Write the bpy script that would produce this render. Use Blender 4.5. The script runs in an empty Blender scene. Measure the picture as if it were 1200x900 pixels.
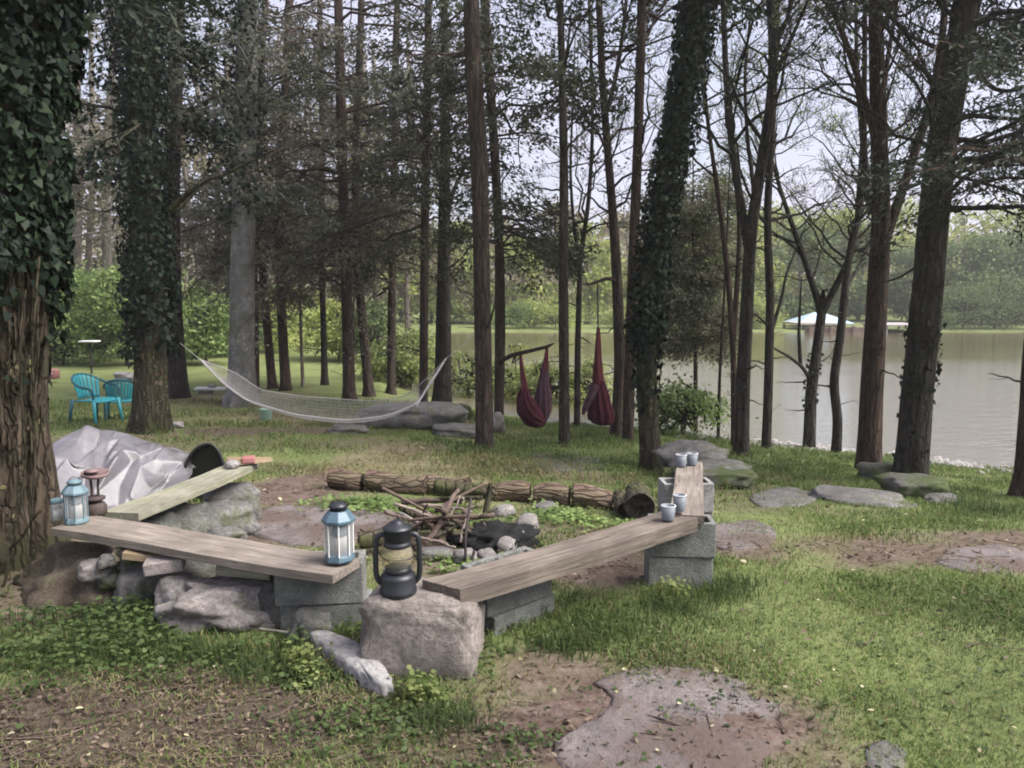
import bpy, bmesh, math
import numpy as np
from mathutils import Vector, Matrix, noise as mnoise

rng = np.random.default_rng(11)
C = bpy.context.scene.collection
PI = math.pi
F = 906.0                      # focal length in photo pixels (1200 wide)
CAMZ = 1.5
PITCH = math.atan(110 / F)
CP, SP = math.cos(PITCH), math.sin(PITCH)

# ------------------------------------------------------------------ noise
def _h(ix, iy, s):
    n = (ix.astype(np.int64) * 374761393 + iy.astype(np.int64) * 668265263 + s * 974634777) & 0x7fffffff
    n = ((n ^ (n >> 13)) * 1274126177) & 0x7fffffff
    n = n ^ (n >> 16)
    return (n & 0xffff) / 65535.0
def vn(x, y, s=0):
    x = np.asarray(x, float); y = np.asarray(y, float)
    ix = np.floor(x); iy = np.floor(y); fx = x - ix; fy = y - iy
    fx = fx * fx * (3 - 2 * fx); fy = fy * fy * (3 - 2 * fy)
    a = _h(ix, iy, s); b = _h(ix + 1, iy, s); c = _h(ix, iy + 1, s); d = _h(ix + 1, iy + 1, s)
    return (a + (b - a) * fx) * (1 - fy) + (c + (d - c) * fx) * fy
def fbm(x, y, s=0, o=4):
    v = 0; a = .5; f = 1.
    for k in range(o):
        v = v + a * vn(x * f, y * f, s + k * 17); a *= .5; f *= 2.03
    return v / (1 - .5 ** o)
def sst(a, b, x):
    t = np.clip((x - a) / (b - a), 0, 1); return t * t * (3 - 2 * t)

# ------------------------------------------------------------------ terrain
WATER = -1.05
def H(x, y):
    x = np.asarray(x, float); y = np.asarray(y, float)
    a = x / np.maximum(y, 5.)
    s = np.interp(a, [-.7, -.3, -.13, 0, .276, .63, 1.2], [.068, .066, .068, .092, .110, .150, .152])
    fl = np.interp(a, [-.17, -.05], [-.90, -2.2])
    k = y - 4.
    ramp = np.where(k > 3, k, np.log1p(np.exp(np.clip(k, -30, 3) * 2.2)) / 2.2)
    h = -s * ramp
    kk = .08
    h = np.where(h - fl > 6 * kk, h, fl + kk * np.log1p(np.exp(np.clip((h - fl) / kk, -30, 6.5))))
    far = -2.2 + np.clip(y - 40, 0, 7.8) * .16 + np.clip(y - 62, 0, 60) * .045 + np.clip(y - 122, 0, 400) * .02
    h = np.maximum(h, far)
    h = h + (fbm(x * .9, y * .9, 3, 3) - .5) * .07 * sst(60, 20, y) + (vn(x * 5, y * 5, 9) - .5) * .018
    return h
def ray(u, v):
    dx = (u - 600) / F; dv = (450 - v) / F
    return np.array([dx, CP + dv * SP, -SP + dv * CP])
def P(u, v, Y):
    d = ray(u, v); return np.array([0, 0, CAMZ]) + d * (Y / d[1])
def G(u, v):
    d = ray(u, v); t = 1.5
    while t < 300:
        p = d * t
        if CAMZ + p[2] <= H(p[0], p[1]): break
        t *= 1.004
    return np.array([p[0], p[1], float(H(p[0], p[1]))])
def gz(x, y): return float(H(x, y))

# ------------------------------------------------------------------ object helpers
def tag(o, label=None, cat=None, group=None, kind=None):
    if label: o['label'] = label
    if cat: o['category'] = cat
    if group: o['group'] = group
    if kind: o['kind'] = kind
    return o
def thing(name, label, cat, loc=(0, 0, 0), rotz=0, group=None):
    o = bpy.data.objects.new(name, None); C.objects.link(o)
    o.empty_display_size = .1
    o.location = [float(c) for c in loc]; o.rotation_euler = (0, 0, rotz)
    return tag(o, label, cat, group)
def link(name, me, mats, parent=None, loc=None, rot=None, smooth=True):
    for m in (mats if isinstance(mats, (list, tuple)) else [mats]): me.materials.append(m)
    if len(me.polygons): me.polygons.foreach_set('use_smooth', np.full(len(me.polygons), bool(smooth)))
    o = bpy.data.objects.new(name, me); C.objects.link(o)
    if parent: o.parent = parent
    if loc is not None: o.location = [float(c) for c in loc]
    if rot is not None: o.rotation_euler = rot
    return o
def npmesh(name, V, polys, origin=(0, 0, 0)):
    """V (N,3); polys: list of (M,k) index arrays"""
    me = bpy.data.meshes.new(name)
    V = np.asarray(V, np.float32) - np.asarray(origin, np.float32)
    me.vertices.add(len(V)); me.vertices.foreach_set('co', V.ravel())
    idx = np.concatenate([p.ravel() for p in polys]).astype(np.int32)
    tot = np.concatenate([np.full(len(p), p.shape[1]) for p in polys]).astype(np.int32)
    st = np.concatenate([[0], np.cumsum(tot)[:-1]]).astype(np.int32)
    me.loops.add(len(idx)); me.loops.foreach_set('vertex_index', idx)
    me.polygons.add(len(tot)); me.polygons.foreach_set('loop_start', st); me.polygons.foreach_set('loop_total', tot)
    me.update(calc_edges=True)
    return me
def nrm(a): return a / np.maximum(np.linalg.norm(a, axis=-1, keepdims=True), 1e-9)
class MB:
    """collects vertices / polygons for one mesh"""
    def __init__(s): s.V = []; s.P = []; s.n = 0
    def add(s, V, polys):
        V = np.asarray(V, float).reshape(-1, 3)
        s.V.append(V)
        for p in polys: s.P.append(np.asarray(p) + s.n)
        s.n += len(V); return s
    def tubes(s, Pt, R, S=6, ref=None, cap=False):
        Pt = np.asarray(Pt, float); R = np.asarray(R, float)
        if Pt.ndim == 2: Pt = Pt[None]; R = np.broadcast_to(R, Pt.shape[1])[None] if R.ndim < 2 else R
        N, K, _ = Pt.shape
        R = np.broadcast_to(R, (N, K))
        T = nrm(np.gradient(Pt, axis=1))
        if ref is None:
            m = np.abs(nrm(Pt[:, -1] - Pt[:, 0])[:, 2:3]) > .8
            ref = np.where(m, np.array([[.95, .25, .1]]), np.array([[.05, .08, 1.]]))[:, None, :]
        else: ref = np.asarray(ref, float).reshape(1, 1, 3)
        A = nrm(np.cross(T, np.broadcast_to(ref, T.shape))); B = np.cross(T, A)
        th = np.arange(S) * 2 * PI / S
        V = Pt[:, :, None, :] + R[:, :, None, None] * (A[:, :, None, :] * np.cos(th)[:, None] + B[:, :, None, :] * np.sin(th)[:, None])
        i = np.arange(N)[:, None, None] * K * S; k = np.arange(K - 1)[None, :, None] * S; j = np.arange(S)[None, None, :]; j2 = (j + 1) % S
        q = np.stack([i + k + j, i + k + j2, i + k + S + j2, i + k + S + j], -1).reshape(-1, 4)
        polys = [q]
        if cap:
            b = np.arange(N)[:, None] * K * S
            polys += [b + np.arange(S)[::-1][None], b + (K - 1) * S + np.arange(S)[None]]
        return s.add(V, polys)
    def box(s, lo, hi, M=None):
        x0, y0, z0 = lo; x1, y1, z1 = hi
        V = np.array([[x0, y0, z0], [x1, y0, z0], [x1, y1, z0], [x0, y1, z0], [x0, y0, z1], [x1, y0, z1], [x1, y1, z1], [x0, y1, z1]], float)
        if M is not None: V = V @ np.asarray(M)[:3, :3].T + np.asarray(M)[:3, 3]
        return s.add(V, [np.array([[0, 3, 2, 1], [4, 5, 6, 7], [0, 1, 5, 4], [1, 2, 6, 5], [2, 3, 7, 6], [3, 0, 4, 7]])])
    def lathe(s, prof, S=28, c=(0, 0, 0), closed=True):
        prof = np.asarray(prof, float); K = len(prof); th = np.arange(S) * 2 * PI / S
        V = np.stack([prof[:, 0:1] * np.cos(th), prof[:, 0:1] * np.sin(th), np.repeat(prof[:, 1:2], S, 1)], -1) + np.asarray(c, float)
        k = np.arange(K - 1)[:, None] * S; j = np.arange(S)[None]; j2 = (j + 1) % S
        polys = [np.stack([k + j, k + j2, k + S + j2, k + S + j], -1).reshape(-1, 4)]
        if closed: polys += [np.arange(S)[::-1][None], ((K - 1) * S + np.arange(S))[None]]
        return s.add(V, polys)
    def build(s, name, mats, parent=None, origin=(0, 0, 0), bevel=0, smooth=True, autos=None, **kw):
        me = npmesh(name, np.concatenate(s.V), s.P, origin)
        o = link(name, me, mats, parent, smooth=smooth, **kw)
        if bevel:
            b = o.modifiers.new('bevel', 'BEVEL'); b.width = bevel; b.segments = 2; b.limit_method = 'ANGLE'; b.angle_limit = .6
        if autos:
            bm = bmesh.new(); bm.from_mesh(me)
            for e in bm.edges:
                if len(e.link_faces) == 2 and e.calc_face_angle(0) > autos: e.smooth = False
            bm.to_mesh(me); bm.free()
        return o

# ------------------------------------------------------------------ materials
class NT:
    def __init__(s, name):
        s.m = bpy.data.materials.new(name); s.m.use_nodes = True
        s.t = s.m.node_tree; s.t.nodes.clear(); s.out = s.n('ShaderNodeOutputMaterial')
    def n(s, typ, **kw):
        nd = s.t.nodes.new(typ)
        for k, v in kw.items():
            if k.startswith('_'): nd.inputs[k[1:].replace('_', ' ')].default_value = v
            else: setattr(nd, k, v)
        return nd
    def l(s, a, b): s.t.links.new(a, b)
    def coords(s, scale=(1, 1, 1), kind='Object'):
        tc = s.n('ShaderNodeTexCoord'); mp = s.n('ShaderNodeMapping'); mp.inputs['Scale'].default_value = scale
        s.l(tc.outputs[kind], mp.inputs['Vector']); return mp.outputs[0]
    def noise(s, vec, scale, detail=6, rough=.6, dist=0):
        nd = s.n('ShaderNodeTexNoise', _Scale=scale, _Detail=detail, _Roughness=rough, _Distortion=dist)
        if vec is not None: s.l(vec, nd.inputs['Vector'])
        return nd.outputs['Fac']
    def ramp(s, fac, stops):
        r = s.n('ShaderNodeValToRGB'); e = r.color_ramp.elements
        while len(e) < len(stops): e.new(.5)
        for el, (p, c) in zip(e, stops):
            el.position = p; el.color = (*c, 1) if len(c) == 3 else c
        s.l(fac, r.inputs[0]); return r.outputs[0]
    def mix(s, fac, a, b, blend='MIX'):
        m = s.n('ShaderNodeMix', data_type='RGBA', blend_type=blend)
        for sock, v in ((m.inputs[0], fac), (m.inputs[6], a), (m.inputs[7], b)):
            if isinstance(v, (int, float)): sock.default_value = v
            elif isinstance(v, tuple): sock.default_value = (*v, 1)
            else: s.l(v, sock)
        return m.outputs[2]
    def bump(s, h, strength=.4, dist=.02, normal=None):
        b = s.n('ShaderNodeBump', _Strength=strength, _Distance=dist); s.l(h, b.inputs['Height'])
        if normal is not None: s.l(normal, b.inputs['Normal'])
        return b.outputs[0]
    def principled(s, col, rough=.85, normal=None, spec=.3, metal=0.):
        p = s.n('ShaderNodeBsdfPrincipled', _Roughness=rough, _Metallic=metal)
        p.inputs['Specular IOR Level'].default_value = spec
        if isinstance(col, tuple): p.inputs['Base Color'].default_value = (*col, 1)
        else: s.l(col, p.inputs['Base Color'])
        if normal is not None: s.l(normal, p.inputs['Normal'])
        return p
    def done(s, sh): s.l(sh, s.out.inputs['Surface']); return s.m

def bark_mat(name, c1, c2, c3=None, stretch=.14, scale=22, spots=None, moss=None, bump=.9, axis=2, plates=.8):
    sc_ = [1, 1, 1]; sc_[axis] = stretch
    t = NT(name); v = t.coords(tuple(sc_))
    n1 = t.noise(v, scale, 8, .65, .4); n2 = t.noise(t.coords(), 2.2, 4)
    col = t.ramp(n1, [(.30, tuple(c * .45 for c in c1)), (.47, c1), (.66, c2)])
    if c3: col = t.mix(t.ramp(n2, [(.42, (0, 0, 0)), (.62, (1, 1, 1))]), col, c3)
    if moss: col = t.mix(t.ramp(t.noise(t.coords(), 3.4, 8, .7), [(.50, (0, 0, 0)), (.62, (.8,) * 3)]), col, moss)
    if spots:
        col = t.mix(t.ramp(t.noise(t.coords((1, 1, .7)), 24, 3, .5), [(.63, (0, 0, 0)), (.70, (.75,) * 3)]), col, spots)
    vo = t.n('ShaderNodeTexVoronoi', feature='DISTANCE_TO_EDGE', _Scale=scale * .75); sc_[axis] = .16
    ds = t.n('ShaderNodeVectorMath', operation='ADD'); nz_ = t.n('ShaderNodeTexNoise', _Scale=9.); t.l(t.coords(tuple(sc_)), ds.inputs[0]); t.l(t.coords(), nz_.inputs['Vector'])
    sm_ = t.n('ShaderNodeVectorMath', operation='SCALE'); sm_.inputs['Scale'].default_value = .06; t.l(nz_.outputs['Color'], sm_.inputs[0]); t.l(sm_.outputs[0], ds.inputs[1]); t.l(ds.outputs[0], vo.inputs['Vector'])
    crk = t.ramp(vo.outputs['Distance'], [(.0, (.30,) * 3), (.16, (1,) * 3)])
    if plates: col = t.mix(plates, col, crk, 'MULTIPLY')
    return t.done(t.principled(col, .93, t.bump(t.mix(.5 * (plates > 0), n1, crk), bump, .03), .15).outputs[0])
def stone_mat(name, c1, c2, moss=None, scale=7, mossamt=.55, dark=None, crack=True):
    t = NT(name); v = t.coords()
    n1 = t.noise(v, scale, 10, .68); n2 = t.noise(v, scale * 8, 8, .75); n3 = t.noise(v, scale * .45, 4)
    col = t.ramp(n1, [(.32, tuple(c * .55 for c in c1)), (.5, c1), (.68, c2)])
    col = t.mix(t.ramp(n2, [(.35, (.9,) * 3), (.55, (0,) * 3)]), col, tuple(c * .5 for c in c1))
    if dark: col = t.mix(t.ramp(t.mix(.35, n3, n2), [(.47, (0,) * 3), (.55, (.9,) * 3)]), col, dark)
    if moss:
        col = t.mix(t.ramp(t.noise(v, scale * .8, 9, .72), [(mossamt, (0,) * 3), (mossamt + .12, (.85,) * 3)]), col, moss)
    hgt = t.mix(.5, n1, n2)
    return t.done(t.principled(col, .9, t.bump(hgt, .8, .03), .25).outputs[0])
def wood_mat(name, c1, c2, moss=None, axis=0, grain=.05):
    t = NT(name); sc = [1, 1, 1]; sc[axis] = grain
    v = t.coords(tuple(sc)); n1 = t.noise(v, 60, 8, .7, .3); n2 = t.noise(t.coords(), 3.2, 6, .65)
    col = t.ramp(n1, [(.33, tuple(c * .5 for c in c1)), (.5, c1), (.7, c2)])
    col = t.mix(t.ramp(n2, [(.4, (.75,) * 3), (.6, (0,) * 3)]), col, tuple(c * .62 for c in c1))
    ck = t.noise(t.coords(tuple(.022 if k == axis else 1 for k in range(3))), 34, 3, .5, .2)
    col = t.mix(t.ramp(ck, [(.485, (0,) * 3), (.5, (.8,) * 3), (.515, (0,) * 3)]), col, tuple(c * .25 for c in c1))
    if moss: col = t.mix(t.ramp(t.noise(t.coords(), 5.5, 8, .7), [(.5, (0,) * 3), (.66, (.7,) * 3)]), col, moss)
    return t.done(t.principled(col, .85, t.bump(n1, .5, .008), .2).outputs[0])
def leaf_mat(name, cols, trans=.35, rough=.6, spec=.25):
    t = NT(name); g = t.n('ShaderNodeNewGeometry')
    n = len(cols); st = [(i / max(n - 1, 1), c) for i, c in enumerate(cols)]
    col = t.ramp(g.outputs['Random Per Island'], st)
    big = t.noise(t.coords(), 1.1, 2)
    col = t.mix(1., col, t.ramp(big, [(.3, (.6, .62, .6)), (.7, (1.25, 1.2, 1.1))]), 'MULTIPLY')
    p = t.principled(col, rough, None, spec)
    tr = t.n('ShaderNodeBsdfTranslucent'); t.l(col, tr.inputs['Color'])
    mx = t.n('ShaderNodeMixShader'); mx.inputs[0].default_value = trans
    t.l(p.outputs[0], mx.inputs[1]); t.l(tr.outputs[0], mx.inputs[2])
    return t.done(mx.outputs[0])
def plain_mat(name, c, rough=.6, spec=.4, metal=0., var=.25, scale=18, bump=.1):
    t = NT(name); n1 = t.noise(t.coords(), scale, 6, .65)
    col = t.ramp(n1, [(.3, tuple(x * (1 - var) for x in c)), (.7, tuple(min(1, x * (1 + var)) for x in c))])
    return t.done(t.principled(col, rough, t.bump(n1, bump, .01), spec, metal).outputs[0])
def glass_mat(name, tint=(1, 1, 1), mixf=.25):
    t = NT(name)
    tr = t.n('ShaderNodeBsdfTransparent'); tr.inputs['Color'].default_value = (*tint, 1)
    gl = t.principled(tuple(c * .6 for c in tint), .12, None, .6)
    mx = t.n('ShaderNodeMixShader'); mx.inputs[0].default_value = mixf
    t.l(tr.outputs[0], mx.inputs[1]); t.l(gl.outputs[0], mx.inputs[2])
    return t.done(mx.outputs[0])

M = {}
M['cedar_bark'] = bark_mat('cedar bark', (0.054, 0.039, 0.032), (0.096, 0.074, 0.062), (0.045, 0.036, 0.030))
M['near_bark'] = bark_mat('shaggy cedar bark', (0.064, 0.048, 0.035), (0.120, 0.094, 0.071), (0.038, 0.032, 0.021), scale=26, stretch=.05, moss=(0.045, 0.046, 0.022), bump=1.)
M['moss_bark'] = bark_mat('mossy bark', (0.045, 0.037, 0.026), (0.076, 0.065, 0.046), (0.032, 0.031, 0.017), spots=(0.180, 0.170, 0.123), moss=(0.043, 0.054, 0.018))
M['grey_bark'] = bark_mat('grey bark', (.14, .137, .137), (.215, .21, .21), (.11, .107, .104), scale=9, stretch=.5, bump=.5, spots=(.30, .30, .29), moss=(.085, .09, .06), plates=0)
M['brown_bark'] = bark_mat('brown bark', (0.037, 0.032, 0.028), (0.066, 0.058, 0.050), (0.029, 0.026, 0.022))
M['red_bark'] = bark_mat('reddish cedar bark', (0.057, 0.038, 0.030), (0.093, 0.066, 0.055), (0.045, 0.032, 0.026))
M['lichen_bark'] = bark_mat('lichened bark', (0.041, 0.036, 0.030), (0.070, 0.064, 0.053), (0.031, 0.028, 0.023), spots=(0.101, 0.101, 0.084))
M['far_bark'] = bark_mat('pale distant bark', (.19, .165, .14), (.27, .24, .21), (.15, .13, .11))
M['cedar_leaf'] = leaf_mat('cedar sprays', [(.030, .040, .026), (.055, .066, .042), (.085, .095, .062)], .3)
M['dull_leaf'] = leaf_mat('dull dry cedar sprays', [(.10, .096, .078), (.145, .14, .112), (.19, .182, .15)], .3)
M['grey_leaf'] = leaf_mat('grey green cedar sprays', [(.12, .13, .09), (.17, .18, .125), (.22, .225, .165)], .35)
M['pine_leaf'] = leaf_mat('dark boughs', [(.022, .034, .026), (.040, .055, .040), (.06, .075, .052)], .22)
M['young_leaf'] = leaf_mat('young leaves', [(.16, .21, .07), (.23, .28, .10), (.30, .34, .15)], .5)
M['bush_leaf'] = leaf_mat('bush leaves', [(.12, .19, .06), (.18, .26, .09), (.26, .34, .14)], .45)
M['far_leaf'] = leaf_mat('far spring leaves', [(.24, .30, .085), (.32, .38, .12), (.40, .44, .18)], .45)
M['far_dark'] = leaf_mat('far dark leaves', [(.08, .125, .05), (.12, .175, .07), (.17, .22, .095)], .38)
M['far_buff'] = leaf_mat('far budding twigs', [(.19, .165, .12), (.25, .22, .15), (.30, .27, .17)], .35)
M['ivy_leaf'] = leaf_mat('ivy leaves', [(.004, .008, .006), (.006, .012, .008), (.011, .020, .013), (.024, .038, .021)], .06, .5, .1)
M['grass'] = leaf_mat('grass blades', [(.085, .13, .04), (.118, .18, .055), (.15, .215, .072), (.18, .20, .095)], .35, .7, .15)
M['lush'] = leaf_mat('lush weeds', [(.045, .074, .027), (.070, .106, .038), (.10, .142, .053)], .4, .55, .25)
M['dry_grass'] = leaf_mat('dry grass', [(.14, .13, .07), (.20, .175, .10), (.26, .22, .14), (.16, .17, .07)], .3, .8, .1)
M['litter'] = leaf_mat('dead leaves', [(.048, .033, .026), (.082, .059, .046), (.12, .092, .072), (.185, .15, .12)], .15, .8, .15)
M['pale_leaf'] = leaf_mat('fallen pale leaves', [(.36, .36, .20), (.45, .42, .28), (.55, .5, .4)], .25, .6, .2)
M['block_stone'] = stone_mat('rough hewn stone', (.235, .205, .185), (.34, .30, .275), (.13, .13, .075), 6, .60)
M['pale_stone'] = stone_mat('pale stone', (.30, .28, .275), (.42, .40, .39), None, 8)
M['slab_stone'] = stone_mat('smooth pale slab', (.30, .285, .28), (.37, .355, .35), None, 4)
M['white_stone'] = stone_mat('white quartz', (.23, .213, .202), (.37, .35, .335), None, 9)
M['boulder'] = stone_mat('pinkish boulder', (.235, .21, .20), (.36, .33, .325), (.10, .10, .05), 6, .56)
M['grey_stone'] = stone_mat('grey field stone', (.145, .138, .132), (.235, .225, .218), (.08, .095, .035), 5, .53)
M['mossy_stone'] = stone_mat('mossy stone', (.14, .132, .12), (.22, .21, .20), (.055, .075, .018), 4, .42)
M['dark_stone'] = stone_mat('dark stone', (.10, .10, .092), (.17, .165, .15), (.06, .075, .03), 6, .55)
M['pink_rock'] = stone_mat('pinkish bedrock', (.185, .160, .155), (.275, .247, .243), None, 5.2, dark=(.10, .071, .06))
M['earth'] = stone_mat('dry earth', (.105, .082, .06), (.18, .15, .115), (.07, .075, .035), 9, .56)
M['paver'] = stone_mat('paving brick', (.34, .29, .275), (.44, .39, .37), None, 10)
M['cinder'] = stone_mat('cinder block', (.205, .21, .195), (.28, .28, .265), (.12, .13, .085), 12, .62)
M['cinder_pale'] = stone_mat('pale cinder block', (.33, .33, .325), (.45, .45, .445), None, 14)
M['plank'] = wood_mat('weathered plank', (.215, .182, .155), (.32, .28, .245))
M['plank_grey'] = wood_mat('grey green plank', (.255, .245, .19), (.36, .345, .28), (.19, .20, .12))
M['beam'] = wood_mat('brown beam', (.16, .132, .11), (.25, .212, .182))
M['log_bark'] = bark_mat('log bark', (0.148, 0.100, 0.078), (0.244, 0.185, 0.152), (0.111, 0.078, 0.059), scale=26, moss=(0.178, 0.148, 0.096), axis=0, stretch=.1, bump=1.)
M['log_dark'] = bark_mat('rotten log', (.06, .05, .04), (.11, .09, .07), (.07, .075, .03), scale=20)
M['log_end'] = stone_mat('log end grain', (.10, .075, .055), (.17, .135, .105), None, 12)
M['rot'] = stone_mat('black rotten wood', (.018, .014, .012), (.045, .036, .03), None, 12)
M['stick'] = wood_mat('dry sticks', (.125, .09, .073), (.205, .158, .135))
M['stick_pale'] = wood_mat('bare pale sticks', (.24, .195, .168), (.34, .29, .255))
M['char'] = stone_mat('charcoal', (.012, .012, .013), (.035, .035, .037), None, 14)
M['ash'] = stone_mat('ash', (.14, .13, .125), (.24, .23, .225), None, 10)
M['iron'] = plain_mat('dark iron', (.035, .028, .026), .6, .4, .4)
M['black_metal'] = plain_mat('black lantern enamel', (.022, .024, .03), .42, .5, .3, .35)
M['blue_metal'] = plain_mat('blue lantern enamel', (.07, .115, .15), .45, .45, .1, .3)
M['dull_blue'] = plain_mat('dull blue lantern enamel', (.11, .165, .19), .6, .3, .1, .3)
M['rust'] = plain_mat('rusty metal', (.17, .115, .115), .7, .3, .2, .4)
M['dark_rust'] = plain_mat('dark rusty metal', (.06, .045, .042), .7, .3, .2, .4)
M['candle'] = plain_mat('wax', (.55, .52, .47), .6, .3, 0, .1)
M['globe'] = glass_mat('amber globe glass', (.93, .88, .70), .22)
M['pane'] = glass_mat('lantern pane', (.90, .92, .94), .28)
M['tarp'] = None
M['tub'] = plain_mat('black tub plastic', (.018, .02, .016), .5, .4, 0, .3)
M['tan_wood'] = wood_mat('tan split wood', (.27, .20, .125), (.36, .285, .19))
M['red_paint'] = plain_mat('faded red paint', (.27, .115, .11), .6, .3, 0, .4, 9)
M['teal'] = plain_mat('teal plastic', (.03, .26, .31), .42, .45, 0, .12, 5, .02)
M['teal_dark'] = plain_mat('dark teal plastic and leg shade', (.012, .085, .115), .5, .4, 0, .2, 5, .02)  # darker copy of the teal; also paints the shade on the rear legs
M['cord'] = plain_mat('white hammock cord', (.36, .34, .335), .8, .2, 0, .15)
M['maroon'] = plain_mat('maroon cloth', (.048, .010, .018), .85, .15, 0, .35, 12, .2)
M['purple'] = plain_mat('faded purple cloth', (.07, .036, .05), .85, .15, 0, .35, 12, .2)
M['redstrap'] = plain_mat('red hanging cloth', (.09, .024, .029), .85, .15, 0, .35, 12, .2)
M['cup'] = plain_mat('grey enamel cup', (.15, .165, .19), .5, .4, 0, .2)
M['cup_rim'] = plain_mat('white rim', (.5, .5, .52), .4, .4, 0, .05)
M['white_paint'] = plain_mat('white paint', (.62, .61, .60), .6, .3, 0, .1)
M['canopy_cloth'] = plain_mat('pale blue canopy cloth', (.34, .46, .54), .7, .2, 0, .1)
M['canopy_grey'] = plain_mat('grey canopy side', (.26, .29, .31), .7, .2, 0, .1)
M['dock'] = wood_mat('dock boards', (.40, .37, .36), (.52, .49, .48))
M['wallwood'] = wood_mat('brown timber wall', (.20, .145, .12), (.28, .21, .18), axis=0)
M['bucket'] = plain_mat('pale green bucket', (.22, .33, .27), .5, .3, 0, .1)

def tarp_mat():
    t = NT('silver tarp'); v = t.coords()
    n1 = t.noise(v, 3.5, 7, .6, .6); n2 = t.noise(v, 16, 4, .6, 1.)
    col = t.ramp(n1, [(.33, (.055, .05, .052)), (.45, (.10, .094, .106)), (.6, (.125, .118, .132)), (.72, (.165, .157, .174))])
    return t.done(t.principled(col, .40, t.bump(t.mix(.5, n1, n2), .16, .03), .5, .0).outputs[0])
M['tarp'] = tarp_mat()

# ------------------------------------------------------------------ ground
#            u    v    rx   ry   what  amount
BLOBS = [
    (230, 860, 1.05, .42, 'litter', 1.0), (480, 880, .55, .30, 'litter', .75), (60, 900, .5, .3, 'litter', .8),
    (420, 800, .35, .25, 'litter', .6),
    (740, 850, .62, .40, 'dirt', 1.0), (640, 790, .35, .25, 'dirt', .9), (900, 880, .3, .3, 'dirt', .7), (590, 800, .3, .25, 'dirt', .6),
    (700, 660, .55, .55, 'dirt', .95), (640, 625, .6, .5, 'dirt', .7), (870, 640, .42, .35, 'dirt', .85), (960, 640, .5, .32, 'dirt', .55),
    (1130, 650, .85, .55, 'dirt', .9), (1200, 640, .7, .6, 'dirt', .9), (1010, 600, .6, .25, 'dirt', .35),
    (340, 575, .6, .75, 'dirt', 1.0), (400, 620, 1.0, .6, 'dirt', 1.0), (540, 640, .75, .6, 'dirt', .8), (250, 620, .7, .8, 'dirt', .9),
    (320, 505, 1.6, .55, 'dirt', .85), (430, 520, 1.4, .5, 'dirt', .55), (260, 520, 1.2, .6, 'dirt', .5), (690, 560, .8, .5, 'dirt', .35),
    (100, 530, 1.6, 1.8, 'dirt', .6), (110, 650, .5, .4, 'dirt', .9), (30, 700, .45, .4, 'dirt', .8), (890, 575, .7, .5, 'dirt', .5),
    (850, 590, .5, .45, 'dirt', .4), (460, 560, 1.4, .8, 'dry', .8), (560, 545, 1.6, 1.0, 'dry', .9), (400, 490, 3.0, 1.6, 'dry', .9), (250, 470, 2.5, 2.0, 'dry', .7),
    (640, 590, 1., .6, 'dry', .7), (880, 560, .9, .5, 'dry', .5), (480, 850, .5, .35, 'dry', .3), (330, 800, .6, .3, 'dry', .25), (200, 860, 1.4, .5, 'dry', .2),
    (800, 780, .5, .3, 'dry', .35), (1000, 640, .8, .4, 'dry', .5),
]
_B = [(G(u, v), rx, ry, w, a) for u, v, rx, ry, w, a in BLOBS]
def cover(x, y):
    """dirt, litter, dry amounts 0..1"""
    r = {'dirt': np.zeros(np.shape(x)), 'litter': np.zeros(np.shape(x)), 'dry': np.zeros(np.shape(x))}
    wob = (fbm(x * 1.7, y * 1.7, 21, 4) - .5) * 1.5
    for c, rx, ry, w, a in _B:
        d = np.sqrt(((x - c[0]) / rx) ** 2 + ((y - c[1]) / ry) ** 2) + wob
        r[w] = np.maximum(r[w], a * sst(1.25, .55, d))
    return r['dirt'], r['litter'], r['dry']

def grid_axis(parts):
    out = []
    for a, b, st in parts: out += list(np.arange(a, b, st))
    return np.array(out + [parts[-1][1]])
gx = grid_axis([(-240, -120, 30), (-120, -40, 8), (-40, -12, 1.4), (-12, -4.5, .25), (-4.5, 4.5, .045), (4.5, 12, .25), (12, 40, 1.4), (40, 120, 8), (120, 240, 30)])
gy = grid_axis([(-30, 0, 5), (0, 2, .25), (2, 8, .045), (8, 14, .12), (14, 24, .4), (24, 90, 1.5), (90, 200, 10), (200, 260, 20)])
X, Y = np.meshgrid(gx, gy); Z = H(X, Y)
nx, ny = len(gx), len(gy)
i = np.arange(ny - 1)[:, None] * nx + np.arange(nx - 1)[None]
q = np.stack([i, i + 1, i + nx + 1, i + nx], -1).reshape(-1, 4)
d_, l_, y_ = cover(X, Y)
Z = Z + d_ * (fbm(X * 9, Y * 9, 5, 3) - .5) * .03 + l_ * (fbm(X * 14, Y * 14, 6, 3) - .5) * .03
gm = npmesh('ground', np.stack([X, Y, Z], -1).reshape(-1, 3), [q])
ca = gm.color_attributes.new('cover', 'FLOAT_COLOR', 'POINT')
ca.data.foreach_set('color', np.stack([d_, l_, y_, np.ones_like(d_)], -1).astype(np.float32).ravel())
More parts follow.
